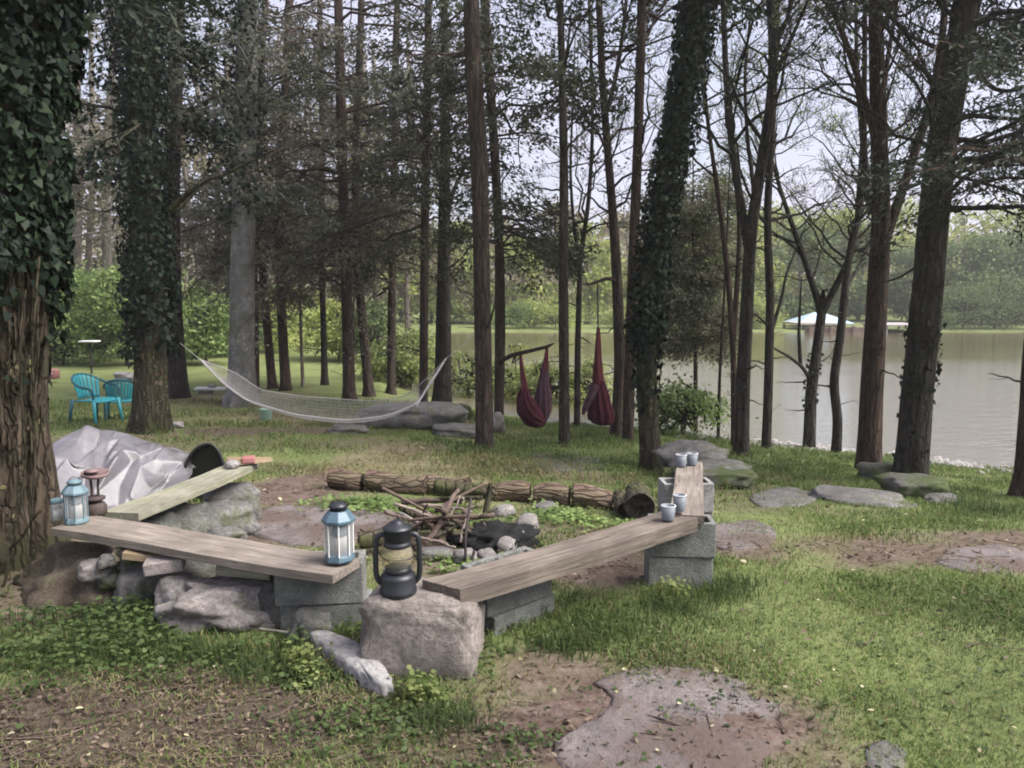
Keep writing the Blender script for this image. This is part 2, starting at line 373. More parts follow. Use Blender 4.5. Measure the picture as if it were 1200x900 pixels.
def ground_mat():
    t = NT('forest floor'); v = t.coords()
    at = t.n('ShaderNodeAttribute', attribute_name='cover'); sep = t.n('ShaderNodeSeparateColor'); t.l(at.outputs['Color'], sep.inputs[0])
    big = t.noise(v, 1.3, 6, .65); fine = t.noise(v, 38, 8, .75); mid = t.noise(v, 9, 6, .7)
    green = t.ramp(t.mix(.5, big, fine), [(.35, (.075, .088, .034)), (.5, (.13, .155, .058)), (.65, (.185, .205, .09))])
    dirt = t.ramp(t.mix(.45, mid, fine), [(.33, (.05, .034, .028)), (.48, (.10, .070, .058)), (.60, (.155, .118, .103)), (.74, (.25, .205, .185))])
    lit = t.ramp(fine, [(.3, (.03, .022, .018)), (.5, (.068, .051, .040)), (.70, (.125, .098, .076))])
    dry = t.ramp(fine, [(.3, (.10, .085, .05)), (.5, (.18, .155, .095)), (.7, (.26, .225, .145))])
    col = t.mix(sep.outputs[2], green, dry); col = t.mix(sep.outputs[1], col, lit); col = t.mix(sep.outputs[0], col, dirt)
    return t.done(t.principled(col, .95, t.bump(t.mix(.5, mid, fine), .7, .03), .12).outputs[0])
tag(link('ground', gm, ground_mat()), kind='structure')

# water
def water_mat():
    t = NT('pond water'); v = t.coords((.55, 1.5, 1))
    w = t.mix(.4, t.noise(v, 2.2, 5, .65), t.noise(v, 12, 4, .65))
    p = t.principled((.15, .125, .072), .03, None, .7)
    p.inputs['IOR'].default_value = 1.4
    # a breeze riffles the near half, the far half lies calm
    sx = t.n('ShaderNodeSeparateXYZ'); tc = t.n('ShaderNodeTexCoord'); t.l(tc.outputs['Object'], sx.inputs[0])
    mr = t.n('ShaderNodeMapRange'); mr.inputs['From Min'].default_value = 17; mr.inputs['From Max'].default_value = 33; mr.inputs['To Min'].default_value = 1.; mr.inputs['To Max'].default_value = .10
    ad = t.n('ShaderNodeMath', operation='MULTIPLY_ADD'); t.l(t.noise(t.coords((.10, .22, 1)), 1., 4, .6), ad.inputs[0]); ad.inputs[1].default_value = 26; t.l(sx.outputs['Y'], ad.inputs[2])
    sb = t.n('ShaderNodeMath', operation='SUBTRACT'); t.l(ad.outputs[0], sb.inputs[0]); sb.inputs[1].default_value = 13; t.l(sb.outputs[0], mr.inputs['Value'])
    bp = t.n('ShaderNodeBump', _Distance=.06); t.l(w, bp.inputs['Height']); t.l(mr.outputs[0], bp.inputs['Strength']); t.l(bp.outputs[0], p.inputs['Normal'])
    g = t.n('ShaderNodeBsdfGlossy', _Roughness=.06); g.inputs['Color'].default_value = (.95, .95, .95, 1); t.l(bp.outputs[0], g.inputs['Normal'])
    mx = t.n('ShaderNodeMixShader'); mx.inputs[0].default_value = .33; t.l(p.outputs[0], mx.inputs[1]); t.l(g.outputs[0], mx.inputs[2])
    return t.done(mx.outputs[0])
w = MB(); w.add([[-60, 7, WATER], [160, 7, WATER], [160, 62, WATER], [-60, 62, WATER]], [np.array([[0, 1, 2, 3]])])
tag(w.build('pond_water', water_mat(), smooth=False), kind='structure')

# ------------------------------------------------------------------ leaves
DIA = np.array([(0, 0), (.5, .42), (0, 1), (-.5, .42)])
IVY = np.array([(0, .06), (.24, -.08), (.46, .06), (.5, .32), (.30, .62), (0, 1), (-.30, .62), (-.5, .32), (-.46, .06), (-.24, -.08)])
OVAL = np.array([(0, 0), (.38, .2), (.5, .55), (.25, .88), (0, 1), (-.25, .88), (-.5, .55), (-.38, .2)])
def leaves(mb, c, d, n, L, W, tpl=DIA, fold=.15):
    c = np.asarray(c, float); N = len(c)
    if N == 0: return
    d = nrm(d); s = nrm(np.cross(d, n)); n = np.cross(s, d)
    L = np.broadcast_to(np.asarray(L, float), N)[:, None, None]; W = np.broadcast_to(np.asarray(W, float), N)[:, None, None]
    tx, ty = tpl[:, 0][None, :, None], tpl[:, 1][None, :, None]
    V = c[:, None] + d[:, None] * ty * L + s[:, None] * tx * W + n[:, None] * (np.abs(tx) * W * fold - (ty ** 2) * L * fold * .7)
    k = len(tpl)
    mb.add(V, [np.arange(N * k).reshape(N, k)])
def rdir(n): return nrm(rng.normal(size=(n, 3)))

# ------------------------------------------------------------------ trees
def resample(pts, rad, K):
    pts = np.asarray(pts, float); rad = np.asarray(rad, float)
    dl = np.r_[0, np.cumsum(np.linalg.norm(np.diff(pts, axis=0), axis=1))]; dl /= dl[-1]
    t = np.linspace(0, 1, K)
    # smooth by catmull-like: linear resample then blur
    Q = np.stack([np.interp(t, dl, pts[:, k]) for k in range(3)], -1); R = np.interp(t, dl, rad)
    for _ in range(max(1, K // 16)):
        Q[1:-1] = (Q[:-2] + 2 * Q[1:-1] + Q[2:]) / 4
    return Q, R
def trunk_tube(mb, Q, R, S, rough=.07, seed=0):
    K = len(Q); T = nrm(np.gradient(Q, axis=0)); ref = np.array([.97, .2, .05])
    A = nrm(np.cross(T, np.broadcast_to(ref, T.shape))); B = np.cross(T, A)
    th = np.arange(S) * 2 * PI / S
    L = np.r_[0, np.cumsum(np.linalg.norm(np.diff(Q, axis=0), axis=1))]
    TH, LL = np.meshgrid(th, L)
    per = lambda f, g, s: vn(np.cos(TH) * f + 50, np.sin(TH) * f + LL * g + 50, s)
    m = 1 + rough * 2 * (per(1.3, .35, seed) - .5) + rough * 1.6 * (per(4., .5, seed + 5) - .5) + rough * .7 * (vn(TH * S / 6.283 * .9, LL * 3, seed + 9) - .5)
    # root flare
    fl = np.exp(-LL / (R[0] * 1.4)) * (.30 + .55 * np.maximum(0, np.sin(TH * 4 + seed) + .3 * np.sin(TH * 7 + seed * 2)))
    RR = R[:, None] * (m + fl)
    V = Q[:, None] + RR[..., None] * (A[:, None] * np.cos(th)[None, :, None] + B[:, None] * np.sin(th)[None, :, None])
    k = np.arange(K - 1)[:, None] * S; j = np.arange(S)[None]; j2 = (j + 1) % S
    mb.add(V, [np.stack([k + j, k + j2, k + S + j2, k + S + j], -1).reshape(-1, 4)])

def branches(mb, lf, Q, R, n, zr, Lr, elev, droop, sub=6, fol=10, leaf=(.06, .03), spread=.09, az=None, leafmb_tpl=DIA, twigs=0, rb=.022, along=True, upfall=None, subr=(.25, .45)):
    """n branches from the trunk polyline Q (heights zr), each with sub-branches and foliage put in lf"""
    if n <= 0: return
    z = rng.uniform(*zr, n)
    if upfall is not None:           # thinner above a height nobody sees
        z = np.where((z > upfall) & (rng.random(n) < .5), rng.uniform(zr[0], upfall, n), z)
    S0 = np.stack([np.interp(z, Q[:, 2], Q[:, k]) for k in range(3)], -1); r0 = np.interp(z, Q[:, 2], R)
    a = rng.uniform(0, 2 * PI, n) if az is None else rng.normal(az[0], az[1], n)
    L = rng.uniform(*Lr, n); e = rng.uniform(*elev, n); dr = rng.uniform(*droop, n)
    K = 8; s = np.linspace(0, 1, K)
    hd = np.stack([np.cos(a), np.sin(a), 0 * a], -1)
    jit = np.cumsum(rng.normal(0, .035, (n, K, 3)), axis=1) * L[:, None, None]; jit[:, 0] = 0
    Pb = S0[:, None] + hd[:, None] * (L[:, None] * s)[..., None] * np.cos(np.arctan(e))[:, None, None] + jit
    Pb[..., 2] += L[:, None] * (e[:, None] * s - dr[:, None] * s ** 2)
    Rb = (np.minimum(rb * (L / 1.5), r0 * .55))[:, None] * (1 - s * .85)[None]
    mb.tubes(Pb, Rb, 5)
    # sub-branches
    m = sub
    ss = rng.uniform(.2, 1, (n, m)); ix = ss * (K - 1); i0 = np.minimum(ix.astype(int), K - 2); fr = (ix - i0)[..., None]
    ar = np.arange(n)[:, None]
    st = Pb[ar, i0] * (1 - fr) + Pb[ar, i0 + 1] * fr; tang = nrm(Pb[ar, i0 + 1] - Pb[ar, i0])
    side = rng.choice([-1, 1], (n, m)) * rng.uniform(.35, 1.25, (n, m))
    ca, sa = np.cos(side), np.sin(side)
    dd = np.stack([tang[..., 0] * ca - tang[..., 1] * sa, tang[..., 0] * sa + tang[..., 1] * ca, tang[..., 2] + rng.normal(0, .22, (n, m)) + .2 * np.mean(elev)], -1)
    dd = nrm(dd); Ls = L[:, None] * rng.uniform(*subr, (n, m)) * (1.15 - .55 * ss)
    K2 = 5; s2 = np.linspace(0, 1, K2)
    Ps = st[:, :, None] + dd[:, :, None] * (Ls[..., None] * s2)[..., None] + np.cumsum(rng.normal(0, .05, (n, m, K2, 3)), axis=2) * Ls[..., None, None] * (s2 > 0)[None, None, :, None]
    Ps[..., 2] -= (Ls[..., None] * s2 ** 2) * (np.mean(droop) * .6)
    Ps = Ps.reshape(-1, K2, 3); Rs = np.repeat(Rb[ar, i0].reshape(-1, 1) * .5, K2, 1) * (1 - .8 * s2)
    mb.tubes(Ps, np.maximum(Rs * .85, .0018), 3)
    Ls = Ls.ravel(); dd = dd.reshape(-1, 3)
    src, sd, sl = Ps, dd, Ls
    if twigs:
        N = len(Ps); ss = rng.uniform(.25, 1, (N, twigs)); ix = ss * (K2 - 1); i0 = np.minimum(ix.astype(int), K2 - 2); fr = (ix - i0)[..., None]
        ar = np.arange(N)[:, None]; st = Ps[ar, i0] * (1 - fr) + Ps[ar, i0 + 1] * fr
        d3 = nrm(np.repeat(dd[:, None], twigs, 1) + rng.normal(0, .55, (N, twigs, 3)) + np.array([0, 0, .15]))
        Lt = Ls[:, None] * rng.uniform(.3, .6, (N, twigs)); s3 = np.linspace(0, 1, 4)
        Pt = st[:, :, None] + d3[:, :, None] * (Lt[..., None] * s3)[..., None] + np.cumsum(rng.normal(0, .05, (N, twigs, 4, 3)), axis=2) * Lt[..., None, None]
        Pt = Pt.reshape(-1, 4, 3); mb.tubes(Pt, np.array([.0036, .003, .0024, .0017])[None], 3)
        src, sd, sl = Pt, d3.reshape(-1, 3), Lt.ravel()
    if fol and lf is not None:
        N, Kx, _ = src.shape
        # clumpy: number of leaves per twig varies
        cnt = rng.poisson(fol * rng.choice([.06, .35, 1.2, 2.4], N))
        id_ = np.repeat(np.arange(N), cnt); u = rng.uniform(.15, 1.02, len(id_)) * (Kx - 1); k0 = np.minimum(u.astype(int), Kx - 2); fr = (u - k0)[:, None]
        c = src[id_, k0] * (1 - fr) + src[id_, k0 + 1] * fr + rng.normal(0, 1, (len(id_), 3)) * spread * np.array([1, 1, .55])
        d = nrm(sd[id_] + rng.normal(0, .6 if along else 1.2, (len(id_), 3)))
        nn = nrm(np.array([0, 0, 1.]) + rng.normal(0, .75, (len(id_), 3)))
        sz = rng.uniform(.6, 1.4, len(id_))
        leaves(lf, c, d, nn, leaf[0] * sz, leaf[1] * sz, leafmb_tpl)

def ivy(mb, Q, R, zr, n, out=.08, size=.085, bulge=None, drape=0):
    z = zr[0] + (zr[1] - zr[0]) * rng.random(n)
    # ragged lower edge
    a = rng.uniform(0, 2 * PI, n)
    z = z + (vn(a * 2.2, a * 0, 3) - .5) * .5 * (z < zr[0] + .8)
    c0 = np.stack([np.interp(z, Q[:, 2], Q[:, k]) for k in range(3)], -1); r = np.interp(z, Q[:, 2], R)
    clump = fbm(a * 1.6, z * 2.1, 40, 3)
    off = r + out * rng.random(n) ** .8 * (.35 + 1.6 * clump) * (1 if bulge is None else np.interp(z, bulge[0], bulge[1]))
    o = np.stack([np.cos(a), np.sin(a), 0 * a], -1)
    c = c0 + o * off[:, None]
    d = nrm(np.array([0, 0, -.8]) + o * .35 + rng.normal(0, .5, (n, 3)))
    nn = nrm(o + rng.normal(0, .45, (n, 3)) + np.array([0, 0, .4]))
    sz = rng.uniform(.35, 1.25, n) * size
    leaves(mb, c, d, nn, sz, sz * .9, IVY, .32)

TREES = []
def tree(name, label, pts, w0, w1, bark, Yd=None, group=None, S=16, K=40, limbs=(), auto=(), leafm=None, ivyspec=None, top=None, rough=.10, cat='tree', lean=0.):
    """pts: photo points from the base upwards; w0,w1: trunk widths in photo px at base / last point"""
    u0, v0 = pts[0]
    if Yd is None: base = G(u0, v0)
    else:
        p = P(u0, v0, Yd); base = np.array([p[0], Yd, gz(p[0], Yd)])
    Yd = base[1]; W = [base - [0, 0, .12]]
    for k, (u, v) in enumerate(pts[1:]):
        W.append(P(u, v, Yd + lean * (k + 1)))
    W = np.array(W); n = len(W)
    wid = np.interp(np.linspace(0, 1, n), [0, 1], [w0, w1]) * Yd / F / 2 * (1 if w0 > 100 else .86)
    # carry the trunk on above the picture
    d = nrm(W[-1] - W[-2]); zt = top if top else W[-1][2] + 2.5
    if zt > W[-1][2] + .2:
        d = nrm(d + np.array([0, 0, 1.2])); W = np.vstack([W, W[-1] + d * (zt - W[-1][2]) / max(d[2], .3)]); wid = np.r_[wid, wid[-1] * .35]
    Q, R = resample(W, wid, K)
    root = thing(name, label, cat, base, group=group)
    tb = MB(); sd = len(TREES) * 7 + 1
    trunk_tube(tb, Q, R, S, rough, sd)
    lf = MB()
    lines = [(Q, R)]
    for lp in limbs:             # limb: (photo points, width0 px, width1 px, depth change, extra length)
        pl, a0, a1, dy = lp[:4]
        Wl = np.array([P(u, v, Yd + dy * k / max(1, len(pl) - 1)) for k, (u, v) in enumerate(pl)])
        wl = np.linspace(a0, a1, len(pl)) * Yd / F / 2
        if len(lp) > 4:
            dl = nrm(Wl[-1] - Wl[-2]); Wl = np.vstack([Wl, Wl[-1] + dl * lp[4] + np.array([0, 0, lp[4] * .15])]); wl = np.r_[wl, wl[-1] * .3]
        Ql, Rl = resample(Wl, wl, 16); tb.tubes(Ql, Rl, 8); lines.append((Ql, Rl))
    if bark in ('cedar_bark', 'red_bark', 'brown_bark', 'lichen_bark') and Yd < 25 and w0 > 7:
        auto = list(auto) + [dict(n=16, zr=(base[2] + .5, base[2] + 4.2), Lr=(.10, .55), elev=(-.2, .5), droop=(-.1, .2), sub=2, fol=0, rb=.05, az=None)]
    for au in auto:
        au = dict(au); ln = au.pop('line', 0); Qx, Rx = lines[ln]
        o = np.argsort(Qx[:, 2]); branches(tb, lf, Qx[o], Rx[o], **au)
    tb.build('trunk', M[bark], root, base)
    if lf.n: lf.build('crown', M[leafm], root, base, smooth=False)
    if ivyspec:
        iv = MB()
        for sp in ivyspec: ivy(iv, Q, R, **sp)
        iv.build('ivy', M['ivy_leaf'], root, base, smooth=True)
    TREES.append(root)
    return root, Q, R

def cedar(n, zr, L=(1., 2.2), e=(-.1, .35), dr=(.15, .5), sub=9, fol=14, leaf=(.08, .034), spread=.095, **k):
    k.setdefault('upfall', 6.2)
    return dict(n=int(n * 1.45), zr=zr, Lr=L, elev=e, droop=dr, sub=sub, fol=fol * 1.5, leaf=leaf, spread=spread, **k)
def decid(n, zr, L=(.9, 2.), e=(.3, 1.1), dr=(-.1, .2), sub=7, fol=1.9, leaf=(.034, .021), spread=.05, twigs=6, **k):
    return dict(n=n, zr=zr, Lr=L, elev=e, droop=dr, sub=sub, fol=fol, leaf=leaf, spread=spread, twigs=twigs, **k)
NEAR = 'trees standing around the camp'
# --- the big near trunk at the left edge
t1, Q1, R1 = tree('ivy_tree', 'massive shaggy trunk cut by the photo edge beside the lanterns, ivy hanging above', [(-28, 690), (-26, 500), (-22, 300), (-12, 100), (0, -60)], 138, 120, 'near_bark', 4.15, NEAR, 56, 110,
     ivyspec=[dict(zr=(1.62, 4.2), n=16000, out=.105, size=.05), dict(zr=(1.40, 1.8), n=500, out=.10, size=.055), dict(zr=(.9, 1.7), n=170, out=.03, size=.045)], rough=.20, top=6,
     auto=[cedar(7, (3.2, 5.2), (.8, 1.6), fol=16)], leafm='pine_leaf')
def bark_strips(root, Q, R, zr, n, m, Lr=(.18, .6), Wr=(.012, .03), name='bark_strips'):
    z = rng.uniform(*zr, n); a = rng.uniform(0, 2 * PI, n)
    c0 = np.stack([np.interp(z, Q[:, 2], Q[:, k]) for k in range(3)], -1); r = np.interp(z, Q[:, 2], R) * (.99 + .08 * rng.random(n))
    o = np.stack([np.cos(a), np.sin(a), 0 * a], -1); lf = MB()
    leaves(lf, c0 + o * r[:, None], nrm(np.array([0, 0, -1.]) + o * rng.uniform(-.02, .07, (n, 1)) + rng.normal(0, .04, (n, 3))), nrm(o + rng.normal(0, .25, (n, 3))), rng.uniform(*Lr, n), rng.uniform(*Wr, n), OVAL, .25)
    o_ = lf.build(name, M[m], root, root.location[:], smooth=False); o_['kind'] = 'stuff'
bark_strips(t1, Q1, R1, (.1, 2.0), 1500, 'near_bark', (.08, .34), (.008, .024))
bark_strips(t1, Q1, R1, (.0, 1.15), 260, 'dry_grass', (.02, .05), (.015, .035), 'lichen_flakes')
# --- ivy tree beyond the tarp
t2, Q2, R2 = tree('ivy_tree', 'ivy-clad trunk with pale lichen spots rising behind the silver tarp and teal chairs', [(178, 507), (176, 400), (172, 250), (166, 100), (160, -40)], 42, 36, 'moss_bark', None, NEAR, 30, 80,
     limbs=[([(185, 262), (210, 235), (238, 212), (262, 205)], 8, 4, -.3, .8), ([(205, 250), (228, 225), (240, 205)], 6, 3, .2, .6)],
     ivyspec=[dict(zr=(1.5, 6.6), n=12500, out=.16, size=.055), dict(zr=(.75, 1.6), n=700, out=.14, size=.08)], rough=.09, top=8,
     auto=[cedar(9, (3.0, 6.3), (.7, 1.9), fol=15, leaf=(.08, .055), spread=.15, e=(-.2, .3), upfall=5.6)], leafm='ivy_leaf')
bark_strips(t2, Q2, R2, (-.75, .9), 300, 'litter', (.03, .07), (.02, .05), 'lichen_flakes')
tree('oak_tree', 'dark flaring trunk half hidden right behind the ivy tree by the chairs', [(209, 457), (203, 380), (200, 250), (205, 100), (210, -30)], 24, 18, 'brown_bark', 16.5, NEAR, 18, 50,
     auto=[cedar(20, (3.2, 8), (1.4, 2.8), fol=15)], leafm='cedar_leaf', top=11)
tree('beech_tree', 'thick smooth grey trunk with mossy foot behind the white hammock', [(283, 477), (283, 420), (284, 300), (287, 150), (291, -20)], 36, 25, 'grey_bark', None, NEAR, 28, 70,
     ivyspec=[dict(zr=(2.8, 7), n=1500, out=.16, size=.08)], auto=[cedar(22, (2.6, 8.5), (1.4, 2.8), fol=16, e=(0, .6))], leafm='cedar_leaf', top=12, rough=.06)
tree('cedar_tree', 'slim reddish trunk touching the right side of the thick grey trunk', [(299, 463), (298, 350), (296, 200), (300, -20)], 12, 9, 'red_bark', 17.5, NEAR, 14, 40,
     auto=[cedar(9, (1.5, 3.6), (1.1, 2.3), fol=24, leaf=(.085, .03), spread=.13), cedar(18, (2.6, 8), (1.3, 2.4), fol=16)], leafm='dull_leaf', top=11)
tree('cedar_tree', 'leaning slim reddish trunk, left one of a pair behind the hammock', [(320, 456), (314, 395), (306, 300), (300, 180), (312, -10)], 13, 8, 'red_bark', 18.5, NEAR, 14, 40,
     auto=[cedar(9, (1.5, 3.6), (1.1, 2.3), fol=24, leaf=(.085, .03), spread=.13), cedar(20, (2.2, 8), (1.4, 2.6), fol=16)], leafm='dull_leaf', top=11)
tree('cedar_tree', 'upright reddish trunk, right one of a pair behind the hammock', [(335, 459), (330, 380), (326, 250), (335, 100), (340, -10)], 15, 10, 'red_bark', 18.0, NEAR, 14, 40,
     auto=[cedar(9, (1.5, 3.6), (1.1, 2.3), fol=24, leaf=(.085, .03), spread=.13), cedar(22, (2.0, 8), (1.4, 2.8), fol=16)], leafm='dull_leaf', top=11)
tree('sapling', 'very thin pale sapling stem between the reddish pair and the dark slim trunk', [(355, 458), (352, 370), (350, 280), (347, 200)], 5, 3, 'far_bark', 19, NEAR, 8, 24,
     auto=[decid(9, (1.2, 5), (.6, 1.3))], leafm='young_leaf', top=6)
tree('cedar_tree', 'dark slim trunk with a low leafy tuft beyond the middle of the hammock', [(381, 456), (379, 380), (376, 300), (378, 150), (374, -20)], 10, 7, 'brown_bark', 19.5, NEAR, 12, 36,
     auto=[cedar(20, (1.6, 8), (1.2, 2.4), fol=15)], leafm='cedar_leaf', top=11)
tree('cedar_tree', 'straight reddish brown trunk above the lowest sag of the hammock', [(409, 464), (407, 380), (403, 250), (399, 120), (396, -20)], 16, 11, 'red_bark', 15.5, NEAR, 16, 50,
     auto=[cedar(30, (2.0, 7.5), (1.2, 2.6), fol=18)], leafm='dull_leaf', top=10.5)
tree('cedar_tree', 'brown trunk leaning a little left, close right of the straight one over the hammock', [(433, 459), (427, 400), (420, 320), (416, 200), (424, 0)], 14, 9, 'cedar_bark', 17, NEAR, 14, 40,
     auto=[cedar(9, (1.5, 3.6), (1.1, 2.3), fol=24, leaf=(.085, .03), spread=.13), cedar(28, (2.0, 8), (1.3, 2.6), fol=17)], leafm='dull_leaf', top=11)
tree('cedar_tree', 'greyish trunk beyond the right half of the hammock', [(458, 456), (459, 380), (461, 250), (463, 100), (466, -20)], 12, 8, 'cedar_bark', 18, NEAR, 14, 40,
     auto=[cedar(9, (1.5, 3.6), (1.1, 2.3), fol=24, leaf=(.085, .03), spread=.13), cedar(28, (1.9, 8), (1.2, 2.4), fol=16)], leafm='dull_leaf', top=11)
tree('cedar_tree', 'dark straight trunk at the right end of the hammock above the long flat boulder', [(496, 474), (497, 400), (498, 250), (501, 120), (502, -20)], 12, 9, 'cedar_bark', 14.5, NEAR, 14, 44,
     auto=[cedar(26, (2.4, 7.5), (1.0, 2.2), fol=15)], leafm='cedar_leaf', top=10)
tree('oak_tree', 'pale-footed flaring trunk with upswept limbs just left of the hammock rope', [(517, 476), (519, 420), (520, 330), (521, 230), (522, 120), (520, -20)], 26, 9, 'lichen_bark', 14.8, NEAR, 18, 50,
     limbs=[([(522, 250), (535, 215), (548, 190)], 6, 3, .4, .8), ([(521, 225), (508, 190), (500, 165)], 5, 3, -.3, .8)],
     auto=[cedar(18, (3.4, 8), (.9, 1.9), fol=11, e=(.1, .7))], leafm='cedar_leaf', top=10)
tree('cedar_tree', 'tall stout reddish trunk in the middle that the hammock rope is tied to', [(568, 526), (567, 450), (565, 350), (562, 200), (554, 60), (551, -40)], 25, 19, 'cedar_bark', None, NEAR, 26, 80,
     limbs=[([(566, 392), (574, 378), (581, 352)], 4, 2, -.25, .15)],
     auto=[cedar(15, (4.0, 7.0), (.8, 1.8), fol=14)], leafm='cedar_leaf', top=8.5, rough=.09)
tree('cedar_tree', 'thinner trunk close behind and right of the tall stout middle trunk', [(584, 497), (586, 400), (586, 300), (580, 180), (572, 60), (566, -30)], 14, 11, 'cedar_bark', 13.2, NEAR, 16, 50,
     limbs=[([(585, 424), (600, 416), (622, 411), (643, 406)], 6, 3.4, -1.9, .18)],
     auto=[cedar(34, (2.0, 7), (.9, 2.0), fol=15), cedar(9, (2.0, 3.0), (1.0, 1.7), fol=18, az=(-.1, .5))], leafm='cedar_leaf', top=9.5)
tree('oak_tree', 'dark mossy straight trunk standing between the two maroon hanging hammocks', [(661, 523), (661, 440), (660, 330), (661, 200), (659, 100), (656, -30)], 16, 9, 'lichen_bark', None, NEAR, 18, 60,
     auto=[cedar(14, (3.6, 6.8), (.6, 1.5), fol=14, leaf=(.07, .04)), decid(8, (3, 6.5), (.7, 1.6))], leafm='cedar_leaf', top=8.5)
tree('maple_tree', 'slim trunk forking low, close left of the single maroon hanging hammock', [(676, 497), (677, 400), (680, 300), (690, 240), (695, 150), (690, -10)], 9, 4, 'brown_bark', 13.4, NEAR, 12, 40,
     limbs=[([(680, 310), (672, 265), (668, 200), (672, 100)], 5, 2.5, .4, 1.0)],
     auto=[decid(16, (2.0, 7)), decid(8, (2.5, 5), line=1)], leafm='young_leaf', top=8.5)
tree('cherry_tree', 'brown trunk splitting into a high V, left of the twin trunks beside the ivy tree', [(721, 520), (727, 420), (722, 300), (716, 220), (706, 100), (701, -20)], 17, 8, 'cedar_bark', 12, NEAR, 16, 60,
     limbs=[([(712, 130), (722, 90), (730, 40), (736, -20)], 6, 4, .3, 1.), ([(724, 330), (712, 326), (700, 330), (692, 333)], 5, 3, -.5, .2)],
     auto=[decid(22, (2.6, 7.2)), decid(7, (4.6, 6.6), line=1)], leafm='young_leaf', top=9)
tree('cedar_tree', 'reddish twin trunk leaning right, just left of the ivy-covered leaning tree', [(736, 523), (738, 430), (742, 300), (748, 150), (753, -20)], 16, 13, 'red_bark', 11.6, NEAR, 16, 56,
     auto=[cedar(12, (4.2, 7), (.6, 1.5), fol=12), decid(10, (2.6, 6.5))], leafm='cedar_leaf', top=8.5)
t16, Q16, R16 = tree('ivy_tree', 'leaning trunk wrapped in black-green ivy behind the far end of the bench', [(764, 552), (758, 460), (757, 390), (766, 290), (786, 190), (806, 90), (822, -30)], 27, 26, 'moss_bark', None, NEAR, 26, 80,
     ivyspec=[dict(zr=(.95, 5.6), n=8500, out=.095, size=.05), dict(zr=(.4, 1.2), n=260, out=.05, size=.07)], top=7,
     auto=[cedar(7, (4.2, 6.2), (.5, 1.2), fol=14)], leafm='pine_leaf')
tree('maple_tree', 'grey-brown trunk by the pond dividing into three high stems, right of the rock pile', [(869, 534), (871, 450), (876, 350), (880, 268), (893, 190), (905, 110), (906, 50), (900, -30)], 20, 8, 'lichen_bark', None, NEAR, 18, 60,
     limbs=[([(877, 290), (868, 240), (857, 170), (850, 80), (847, -20)], 11, 6, .5, 1.), ([(905, 105), (915, 70), (932, 35), (945, 5)], 6, 3, -.3, 1.0), ([(882, 262), (884, 220), (876, 170), (872, 90), (880, 10)], 6, 3, .8, .8)],
     auto=[decid(16, (3, 7)), decid(12, (3, 6.5), line=1), decid(10, (3.2, 6), line=3)], leafm='young_leaf', top=8)
tree('cedar_tree', 'thin reddish stem leaning left, touching the three-stemmed trunk by the pond', [(861, 512), (860, 420), (853, 320), (842, 230), (830, 150), (822, 70)], 9, 5, 'red_bark', 11.5, NEAR, 12, 40,
     limbs=[([(859, 400), (864, 330), (867, 270), (862, 200)], 7, 4, .3, 1.)],
     auto=[decid(12, (3, 6))], leafm='young_leaf', top=7)
tree('sapling', 'blackish finger-thin sapling at the water edge left of the three-stemmed trunk', [(842, 505), (843, 450), (846, 395), (849, 340)], 5, 3, 'brown_bark', 12.4, NEAR, 8, 24,
     auto=[decid(6, (1.4, 3.5), (.4, .9))], leafm='young_leaf', top=4)
tree('maple_tree', 'slender dark straight trunk right at the water edge', [(898, 526), (901, 440), (903, 350), (899, 250), (905, 150), (910, 30), (911, -30)], 13, 7, 'brown_bark', None, NEAR, 14, 50,
     limbs=[([(905, 385), (916, 350), (922, 318), (934, 290)], 5, 2, .3, .5), ([(902, 385), (890, 372), (878, 365)], 3, 2, -.3, .4)],
     auto=[decid(20, (2.2, 7))], leafm='young_leaf', top=8)
tree('maple_tree', 'leafy-footed pond tree with a wide Y fork and a dead side arm', [(948, 526), (950, 460), (957, 410), (963, 362)], 17, 12, 'lichen_bark', None, NEAR, 16, 40, top=1.5,
     limbs=[([(963, 368), (950, 325), (936, 285), (920, 240), (905, 190)], 9, 4, .5, 1.2), ([(963, 368), (980, 335), (995, 305), (1003, 280), (1006, 230)], 9, 5, -.4, 1.2),
            ([(950, 445), (940, 430), (925, 418), (910, 410)], 5, 2.5, -.3, .2), ([(938, 428), (936, 390), (938, 350)], 5, 2.5, -.1, .3)],
     auto=[decid(20, (1.5, 4.2), line=1, L=(.8, 1.8)), decid(18, (1.3, 3.6), line=2, L=(.8, 1.8))], leafm='young_leaf', ivyspec=[dict(zr=(-.3, .5), n=110, out=.03, size=.05)])
tree('maple_tree', 'wavy S-shaped slim trunk between the Y-forked pond tree and the dark reddish tree', [(980, 533), (983, 490), (976, 450), (984, 400), (990, 340), (994, 300), (1008, 250), (1012, 180), (1004, 90)], 14, 6, 'brown_bark', None, NEAR, 14, 60,
     limbs=[([(992, 335), (1003, 318), (1012, 300)], 5, 3, .3, .5)],
     auto=[decid(22, (1.8, 5.5))], leafm='young_leaf', top=6.5)
